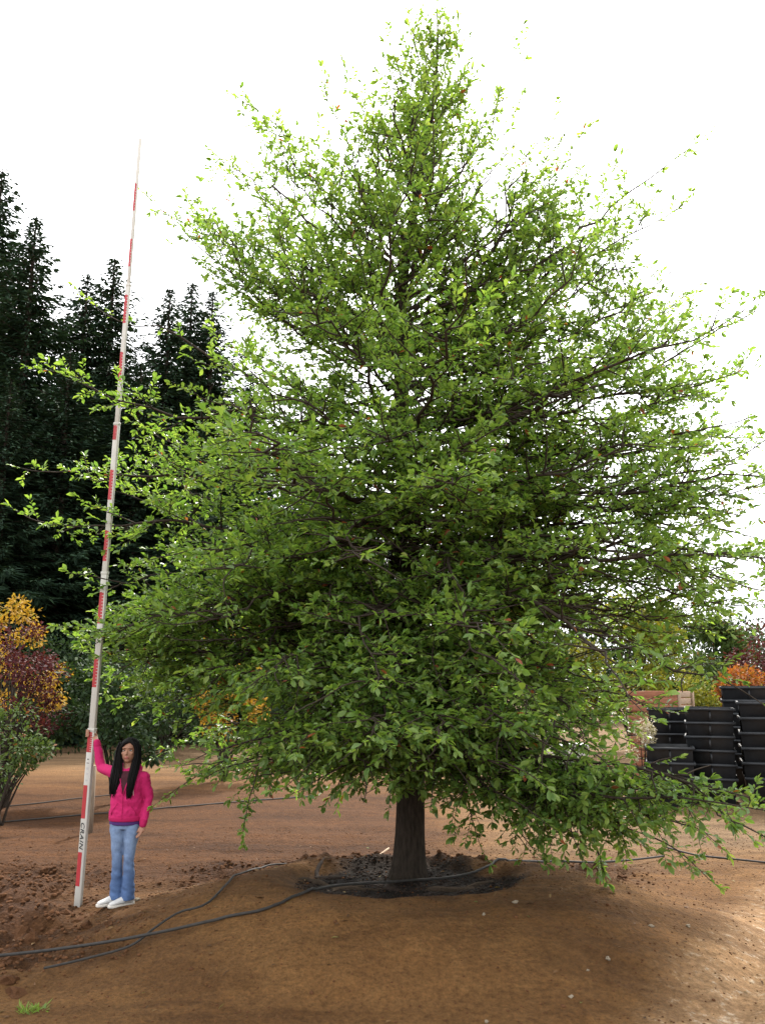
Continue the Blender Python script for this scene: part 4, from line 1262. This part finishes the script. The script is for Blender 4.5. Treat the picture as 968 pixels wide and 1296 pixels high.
M['skin'] = plain('skin', (0.27, 0.135, 0.085), 0.55, 0.35, 0.08, 40, 0.05)
M['hair'] = plain('black_hair', (0.0035, 0.003, 0.003), 0.6, 0.12, 0.5, 60, 0.5, 0.004, (6, 6, 0.35))
M['pink'] = plain('pink_fleece', (0.40, 0.016, 0.10), 0.85, 0.15, 0.15, 90, 0.4, 0.003)
M['pinkrib'] = plain('pink_ribbing', (0.34, 0.012, 0.078), 0.85, 0.15, 0.2, 160, 0.4, 0.003, (3, 3, 0.2))
M['purple'] = plain('purple_jersey', (0.055, 0.02, 0.11), 0.8, 0.2, 0.15, 60, 0.2)
M['maroon'] = plain('dark_red_jersey', (0.045, 0.010, 0.016), 0.8, 0.2, 0.15, 60, 0.2)
M['shoe'] = plain('white_leather', (0.44, 0.43, 0.42), 0.5, 0.4, 0.06, 40, 0.1)
M['sole'] = plain('shoe_sole', (0.4960, 0.4640, 0.4160), 0.7, 0.2, 0.1, 40, 0.1)
M['lip'] = plain('lips', (0.30, 0.085, 0.075), 0.5, 0.3, 0.05, 40, 0.0)
M['eyewhite'] = plain('eye', (0.5, 0.47, 0.44), 0.3, 0.5, 0.05, 40, 0.0)
M['cord'] = plain('pale_cord', (0.72, 0.45, 0.45), 0.8, 0.2, 0.1, 40, 0.0)
# denim, faded on the thighs
mD, nt, pD, outD = new_mat('denim')
tcD = nt.nodes.new('ShaderNodeTexCoord')
gD = nt.nodes.new('ShaderNodeSeparateXYZ'); nt.links.new(tcD.outputs['Object'], gD.inputs[0])
mr = nt.nodes.new('ShaderNodeMapRange'); mr.inputs[1].default_value = 0.0; mr.inputs[2].default_value = 0.8
nt.links.new(gD.outputs[2], mr.inputs[0])
cD = ramp(nt, mr.outputs[0], [(0.0, (0.0465, 0.0930, 0.2108)), (0.30, (0.0558, 0.1054, 0.2232)), (0.66, (0.1426, 0.2046, 0.3224)), (0.85, (0.1302, 0.1922, 0.3100)), (1.0, (0.0682, 0.1178, 0.2294))])
nD = noise_node(nt, 26, 5, 0.7, tcD.outputs['Object'])
cD = mixc(nt, 1.0, cD, ramp(nt, nD, [(0.3, (0.72, 0.74, 0.78)), (0.7, (1.2, 1.18, 1.15))]), 'MULTIPLY')
nt.links.new(cD, pD.inputs['Base Color']); pD.inputs['Roughness'].default_value = 0.85
bump(nt, nD, pD, 0.4, 0.008)

PX, PY = -2.335, 8.30
person = empty('person', (PX, PY, ghs(PX, PY) - 0.005))
person.scale = (1.0, 1.0, 0.985)
tag(person, 'woman in pink hooded jacket and blue jeans holding the measuring pole', 'person')

SH_R = (-0.135, 0.01, 1.155); EL_R = (-0.300, 0.15, 1.185); WR_R = (-0.350, 0.155, 1.405)
SH_L = (0.140, 0.01, 1.125); EL_L = (0.195, 0.03, 0.925); WR_L = (0.175, -0.05, 0.715)
toe = Vector((-0.74, -0.67, 0)).normalized()
HIP_R = (-0.068, 0.0, 0.74); KN_R = (-0.052, -0.02, 0.405); AN_R = (-0.055, 0.03, 0.075)
HIP_L = (0.068, 0.0, 0.74); KN_L = (0.058, -0.035, 0.405); AN_L = (0.060, -0.005, 0.075)
HC = Vector((0.0, 0.0, 1.355))

S = []
hr = Matrix.Rotation(R(-8), 3, 'Z') @ Matrix.Rotation(R(4), 3, 'X')
S.append(ellipsoid(HC + Vector((0, 0.015, 0.02)), (0.072, 0.088, 0.088)))                 # skull
S.append(ellipsoid(HC + Vector((0, -0.022, -0.035)), (0.058, 0.062, 0.075)))              # face
S.append(ellipsoid(HC + Vector((0, -0.052, -0.085)), (0.026, 0.024, 0.020)))              # chin
S.append(ellipsoid(HC + Vector((-0.036, -0.055, -0.022)), (0.020, 0.018, 0.018)))         # cheeks
S.append(ellipsoid(HC + Vector((0.036, -0.055, -0.022)), (0.020, 0.018, 0.018)))
S.append(chain([HC + Vector((0, -0.078, 0.005)), HC + Vector((0, -0.094, -0.028))], [0.006, 0.0105], 10))   # nose
S.append(ellipsoid(HC + Vector((0, -0.074, -0.058)), (0.022, 0.012, 0.012)))              # mouth mass
S.append(ellipsoid(HC + Vector((0, -0.062, 0.028)), (0.05, 0.018, 0.014)))                # brow
for s in (-1, 1): S.append(ellipsoid(HC + Vector((s * 0.074, 0.012, -0.01)), (0.010, 0.018, 0.030)))
S.append(chain([(0, 0.012, 1.30), (0, 0.018, 1.17)], [0.045, 0.055], 14))                # neck
S.append(ring_loft([((0, 0.01, 0.70), .125, .085), ((0, .01, .82), .118, .08), ((0, .01, .95), .122, .082), ((0, .01, 1.08), .135, .085), ((0, .012, 1.15), .14, .075), ((0, .015, 1.2), .08, .055)]))
S.append(chain([SH_R, EL_R, WR_R], [0.042, 0.034, 0.022]))
S.append(chain([SH_L, EL_L, WR_L], [0.042, 0.034, 0.022]))
for a, b, c_ in ((HIP_R, KN_R, AN_R), (HIP_L, KN_L, AN_L)):
    S.append(chain([a, b, c_], [0.072, 0.045, 0.030]))
    S.append(chain([Vector(c_) + Vector((0, 0, -0.03)), Vector(c_) + toe * 0.13 + Vector((0, 0, -0.045))], [0.03, 0.02]))
# hanging hand
w = Vector(WR_L); hd = Vector((-0.10, -0.16, -0.55)).normalized()
pal = w + hd * 0.05
S.append(ring_loft([(w, .020, .015, hd), (w + hd * .03, .026, .014, hd), (w + hd * .07, .032, .013, hd), (w + hd * .082, .028, .010, hd)], 12))
sdv = Vector((0.55, -0.8, 0)).normalized(); fwd = Vector((-0.8, -0.5, 0)).normalized()
for k, (o_, ln) in enumerate([(-0.024, .052), (-0.008, .062), (0.008, .060), (0.023, .048)]):
    b = w + hd * .076 + sdv * o_
    S.append(chain([b, b + hd * ln * .5 + fwd * .006, b + hd * ln * .9 + fwd * .022], [.0082, .0078, .0066], 8))
b = w + hd * .03 - sdv * .024
S.append(chain([b, b - sdv * .016 + hd * .03 + fwd * .012, b - sdv * .014 + hd * .058 + fwd * .02], [.010, .0088, .0072], 8))
# raised hand: palm behind the pole, fingers round its left side, thumb on the right
inv = person.location
zh = 1.49
pl_w = pb + zax * ((zh * 0.985 + person.location.z - pb.z) / zax.z)
pc = Vector(((pl_w.x - PX), (pl_w.y - PY), zh))
hw = widths[0] / 2
w = Vector(WR_R)
palm_c = pc + Vector((0.004, hw * 0.62 + 0.022, 0.0))
S.append(ring_loft([(w, .021, .016, palm_c - w), (w.lerp(palm_c, .5), .026, .015, palm_c - w), (palm_c, .033, .015, (0, 0, 1)), (palm_c + Vector((0, 0, .034)), .030, .013, (0, 0, 1))], 12))
for k in range(4):
    zz = -0.026 + k * 0.019
    a = pc + Vector((-0.012, hw * 0.62 + 0.018, zz))
    b = pc + Vector((-hw - 0.013, hw * 0.3, zz + .002))
    c_ = pc + Vector((-hw - 0.012, -hw * 0.62 - 0.006, zz + .004))
    d_ = pc + Vector((-hw + 0.014 + 0.004 * (k % 2), -hw * 0.62 - 0.011, zz + .003))
    S.append(chain([a, b, c_, d_], [.0095, .0090, .0085, .0072], 8))
a = pc + Vector((0.02, hw * 0.62 + 0.016, -0.03)); b = pc + Vector((hw + 0.012, 0.004, -0.012)); c_ = pc + Vector((hw + 0.002, -hw * 0.62 - 0.009, 0.004))
S.append(chain([a, b, c_], [.0105, .0095, .008], 8))
body = organic('body', S, 0.0048, M['skin'], person, 4)

# face details
def face_pt(x, z, out=0.002):
    best = None
    o_, d_ = Vector((HC.x + x, HC.y - 0.3, HC.z + z)), Vector((0, 1, 0))
    ok, loc, nrm, idx = body.ray_cast(o_, d_)
    return (loc if ok else Vector((x, -0.07, HC.z + z))) + Vector((0, -out, 0))
bpy.context.view_layer.update()
for s in (-1, 1):
    e = Geo(); q = face_pt(s * 0.029, 0.002, -0.001); v_, f_ = ellipsoid(q, (0.0125, 0.005, 0.0052)); e.add(v_, f_)
    eo = e.build('eye', M['eyewhite'], person, smooth=True)
    e = Geo(); v_, f_ = ellipsoid(q + Vector((0, -0.0035, 0)), (0.0058, 0.003, 0.0056)); e.add(v_, f_)
    e.build('iris', M['hair'], eo, smooth=True)
    pts = [face_pt(s * xx, zz, 0.0005) for xx, zz in ((0.013, 0.022), (0.028, 0.026), (0.044, 0.020))]
    Geo().tube(pts, [0.0018, 0.0024, 0.0014], 6).build('eyebrow', M['hair'], person, smooth=True)
    pts = [face_pt(s * xx, zz, 0.0005) for xx, zz in ((0.016, 0.006), (0.029, 0.010), (0.043, 0.005))]
    Geo().tube(pts, [0.0018, 0.0024, 0.0016], 6).build('eyelashes', M['hair'], person, smooth=True)
for zz, rr_ in ((-0.0535, .004), (-0.0625, .005)):
    pts = [face_pt(xx, zz - abs(xx) * 0.08, -0.0008) for xx in (-0.022, -0.011, 0, 0.011, 0.022)]
    Geo().tube(pts, [rr_ * .35, rr_ * .9, rr_, rr_ * .9, rr_ * .35], 8).build('lip', M['lip'], person, smooth=True)

# jeans
def jean_fn(c):
    k = 0.0018 * math.sin(c.z * 75 + c.x * 60 + 7 * mnoise.noise(c * 7)) * (1 if 0.05 < c.z < 0.46 else 0.2) + 0.007 * mnoise.noise(c * 15)
    n = Vector((c.x - (0.06 if c.x > 0 else -0.06), c.y, 0))
    return c + (n.normalized() * k if n.length > 1e-4 else n)
J = []
J.append(ring_loft([((0, .01, .66), .128, .095), ((0, .012, .72), .142, .105), ((0, .01, .78), .136, .10), ((0, .01, .82), .128, .09)], 24))
for a, b, c_, s in ((HIP_R, KN_R, AN_R, -1), (HIP_L, KN_L, AN_L, 1)):
    a, b, c_ = Vector(a), Vector(b), Vector(c_)
    J.append(ring_loft([(a + Vector((0, .01, .02)), .072, .086), (a.lerp(b, .25) + Vector((0, .005, 0)), .074, .084), (a.lerp(b, .55), .061, .070), (a.lerp(b, .85), .050, .057), (b, .047, .053),
                        (b.lerp(c_, .3), .048, .055), (b.lerp(c_, .6), .051, .058), (b.lerp(c_, .9), .057, .065), (c_ + Vector((0, -.005, -.028)), .060, .071)], 20))
jeans = organic('jeans', J, 0.007, mD, person, 5, jean_fn)

# shoes
for c_ in (AN_R, AN_L):
    c_ = Vector(c_); b = Vector((c_.x, c_.y, 0.0)) - toe * 0.055
    up, so = [], []
    for d, wd, ht in ((0, .028, .07), (.03, .034, .085), (.07, .036, .085), (.11, .038, .068), (.16, .040, .050), (.20, .036, .040), (.228, .024, .028)):
        up.append((b + toe * d + Vector((0, 0, 0.012 + ht / 2)), wd, ht / 2, toe))
    S2 = ring_loft(up, 16)
    # ring axes: first is level, second is upright
    so_o = organic('shoe', [S2], 0.005, M['shoe'], person, 3, lambda v: Vector((v.x, v.y, max(v.z, 0.012))))
    g = Geo(); sdv = Vector((-toe.y, toe.x, 0))
    prof = [(-.006, .02), (.02, .034), (.07, .034), (.12, .041), (.17, .043), (.21, .036), (.238, .018)]
    loop = [b + toe * d + sdv * w_ for d, w_ in prof] + [b + toe * d - sdv * w_ for d, w_ in prof[::-1]]
    n = len(loop)
    g.add([p for p in loop] + [p + Vector((0, 0, .022)) for p in loop], [tuple(range(n - 1, -1, -1)), tuple(range(n, 2 * n))] + [(i, (i + 1) % n, n + (i + 1) % n, n + i) for i in range(n)])
    g.build('sole', M['sole'], so_o, bevel=0.004)
    # grey side stripe
    q = b + toe * .12
    for sg in (1, -1):
        Geo().tube([q - toe * .05 + sdv * sg * .036 + Vector((0, 0, .045)), q + sdv * sg * .0395 + Vector((0, 0, .032)), q + toe * .045 + sdv * sg * .0385 + Vector((0, 0, .045))], [.002, .004, .0025], 6).build('side_stripe', M['greyprint'], so_o)

# undershirt hem and dark top
organic('shirt', [ring_loft([((0, .01, .695), .148, .112), ((0, .01, .73), .146, .110), ((0, .01, .80), .136, .10)], 28)], 0.007, M['purple'], person, 3)
organic('dark_top', [ring_loft([((-0.002, -.042, .96), .030, .058), ((-0.002, -.042, 1.03), .045, .058), ((-.002, -.038, 1.10), .058, .055), ((0, -.02, 1.165), .06, .05)], 18)], 0.006, M['maroon'], person, 3)

# hooded jacket: torso, hood on the shoulders, sleeves; open V at the neck
def jk_fn(c):
    k = 0.011 * mnoise.noise(Vector((c.x * 9 + c.z * 5, c.y * 9, c.z * 17))) + 0.005 * mnoise.noise(c * 36)
    n = Vector((c.x, c.y, 0))
    return c + (n.normalized() * k if n.length > 1e-4 else n)
T = []
T.append(ring_loft([((0.0, .01, .735), .147, .112), ((0, .008, .79), .154, .118), ((0, .006, .86), .147, .113), ((0, .004, .94), .142, .110), ((0, .002, 1.02), .147, .112),
                    ((0, .004, 1.09), .150, .106), ((0, .01, 1.145), .138, .090), ((0, .018, 1.19), .105, .07), ((0, .022, 1.205), .07, .055)], 28))
T.append(chain([SH_R, EL_R, Vector(EL_R).lerp(Vector(WR_R), .5), WR_R], [0.056, 0.046, 0.040, 0.034], 14))
T.append(chain([SH_L, EL_L, Vector(EL_L).lerp(Vector(WR_L), .5), WR_L], [0.052, 0.043, 0.038, 0.033], 14))
T.append(chain([(-0.09, 0.03, 1.19), (-0.06, 0.085, 1.20), (0, 0.105, 1.20), (0.06, 0.085, 1.20), (0.095, 0.03, 1.19)], [0.03, 0.04, 0.045, 0.04, 0.03], 12))
hood = organic('jacket', T, 0.0065, M['pink'], person, 5, jk_fn)
# V opening: a dark panel lies just proud of the chest, bordered by the zip edges
bpy.context.view_layer.update()
def chest(x, z, out=0.004):
    ok, loc, nrm, idx = hood.ray_cast(Vector((x, -0.5, z)), Vector((0, 1, 0)))
    return (loc if ok else Vector((x, -0.09, z))) + Vector((0, -out, 0))
g = Geo(); rows = 9; vs = []
for i in range(rows):
    t = i / (rows - 1); z_ = 0.985 + t * 0.20; hw_ = 0.004 + 0.050 * t
    for j in range(5): vs.append(chest(-0.004 + (j / 4 - .5) * 2 * hw_, min(z_, 1.175), 0.005))
g.add(vs, [(i * 5 + j, i * 5 + j + 1, i * 5 + j + 6, i * 5 + j + 5) for i in range(rows - 1) for j in range(4)])
g.build('neck_panel', M['maroon'], hood, smooth=True)
for s in (-1, 1):
    Geo().tube([chest(-0.004 + s * (0.006 + 0.050 * t), 0.98 + t * 0.195, 0.006) for t in np.linspace(0, 1, 7)], 0.006, 6).build('collar_edge', M['pinkrib'], hood, smooth=True)
Geo().tube([chest(-0.004, z_, 0.002) for z_ in np.linspace(0.75, 0.98, 12)], 0.0035, 6).build('zip', M['pinkrib'], hood, smooth=True)
Geo().tube([chest(0.085 + 0.004 * math.sin(z_ * 30), z_, 0.004) for z_ in np.linspace(0.96, 1.165, 12)], 0.0032, 6).build('drawstring', M['cord'], hood, smooth=True)
organic('hem_band', [ring_loft([((0, .008, .728), .150, .114), ((0, .008, .745), .1545, .1185), ((0, .008, .772), .156, .120)], 28)], 0.006, M['pinkrib'], hood, 2)
for wv, el in ((WR_R, EL_R), (WR_L, EL_L)):
    wv, el = Vector(wv), Vector(el); d = (wv - el).normalized()
    organic('cuff', [chain([wv - d * .02, wv + d * .02], [.037, .032], 14)], 0.005, M['pinkrib'], hood, 2)
# pocket edges
for s in (-1, 1):
    Geo().tube([chest(s * 0.05, 0.895, 0.002), chest(s * 0.075, 0.86, 0.002), chest(s * 0.105, 0.82, 0.002), chest(s * 0.115, 0.785, 0.002)], 0.0035, 6).build('pocket_edge', M['pinkrib'], hood, smooth=True)

# hair: cap, long locks over both shoulders and down the back
Hh = []
Hh.append(ellipsoid(HC + Vector((0, 0.030, 0.030)), (0.088, 0.092, 0.090)))
LOCKS = []
def lock(pts, rads, flat=0.7):
    LOCKS.append((pts, rads))
    return ring_loft([(p, r_[0] * 0.8, r_[1] * 0.7) for p, r_ in zip(pts, rads)], 14)
Hh.append(lock([(-0.052, -0.018, 1.43), (-0.078, -0.022, 1.38), (-0.085, -0.025, 1.31), (-0.088, -0.045, 1.22), (-0.088, -0.082, 1.13), (-0.096, -0.092, 1.05), (-0.104, -0.092, 1.00), (-0.112, -.088, .97)],
               [(.035, .05), (.026, .05), (.030, .05), (.042, .045), (.050, .030), (.044, .022), (.032, .014), (.018, .008)]))
Hh.append(lock([(0.052, -0.010, 1.43), (0.080, -0.012, 1.38), (0.084, -0.015, 1.31), (0.075, -0.04, 1.22), (0.066, -0.088, 1.13), (0.058, -0.105, 1.04), (0.052, -0.103, 0.97), (0.05, -.10, .94)],
               [(.033, .05), (.022, .05), (.024, .05), (.034, .045), (.036, .028), (.032, .022), (.024, .014), (.012, .008)]))
Hh.append(lock([(0, 0.07, 1.40), (0, 0.085, 1.30), (0, 0.10, 1.2), (-0.01, 0.125, 1.08), (-.01, .125, .98), (-.01, .12, .93)], [(.08, .05), (.085, .045), (.09, .045), (.10, .035), (.08, .025), (.04, .015)]))
def hair_fn(c):
    a = math.atan2(c.y - 0.03, c.x)
    k = 0.0014 * math.sin(a * 46 + 5 * mnoise.noise(c * 9)) + 0.0028 * mnoise.noise(Vector((c.x * 60, c.y * 60, c.z * 6)))
    n = Vector((c.x, c.y - 0.03, 0))
    return c + (n.normalized() * k if n.length > 1e-4 else n)
hair_o = organic('hair', Hh, 0.0055, M['hair'], person, 3, hair_fn)
g = Geo()
for pts, rads in LOCKS:
    P = np.array(pts); Q = np.array(rads); m = len(P)
    for j in range(34):
        a = 2 * math.pi * j / 34 + random.uniform(-.08, .08)
        ro = random.uniform(0.72, 1.12); end = random.uniform(0.80, 1.06); ph = random.uniform(0, 6)
        path = []
        for t in np.linspace(0, 1, 16):
            u_ = t * min(end, 1.0) * (m - 1)
            c3 = np.array([np.interp(u_, np.arange(m), P[:, i]) for i in range(3)])
            q2 = np.array([np.interp(u_, np.arange(m), Q[:, i]) for i in range(2)])
            q2 = np.maximum(q2, [0.022, 0.010]) if t > 0.6 else q2
            path.append((c3[0] + q2[0] * ro * math.cos(a) + 0.003 * math.sin(t * 7 + ph), c3[1] + q2[1] * ro * 0.9 * math.sin(a), c3[2] - max(0, end - 1) * t * 0.5 + 0.004 * math.cos(ph)))
        g.tube(path, np.interp(np.linspace(0, 1, 16), [0, 0.3, 0.8, 1], [0.0045, 0.006, 0.0045, 0.0012]) * random.uniform(0.7, 1.2), 5)
g.build('hair_strands', M['hair'], hair_o, smooth=True)['kind'] = 'stuff'
# a side parting sweeping over the forehead
organic('fringe', [chain([(0.02, -0.05, 1.442), (-0.028, -0.062, 1.428), (-0.062, -0.048, 1.385), (-0.076, -0.03, 1.32)], [.014, .018, .018, .014], 10),
                   chain([(0.02, -0.05, 1.442), (0.055, -0.048, 1.412), (0.072, -0.034, 1.365), (0.078, -0.02, 1.31)], [.014, .016, .014, .012], 10)], 0.005, M['hair'], person, 3)
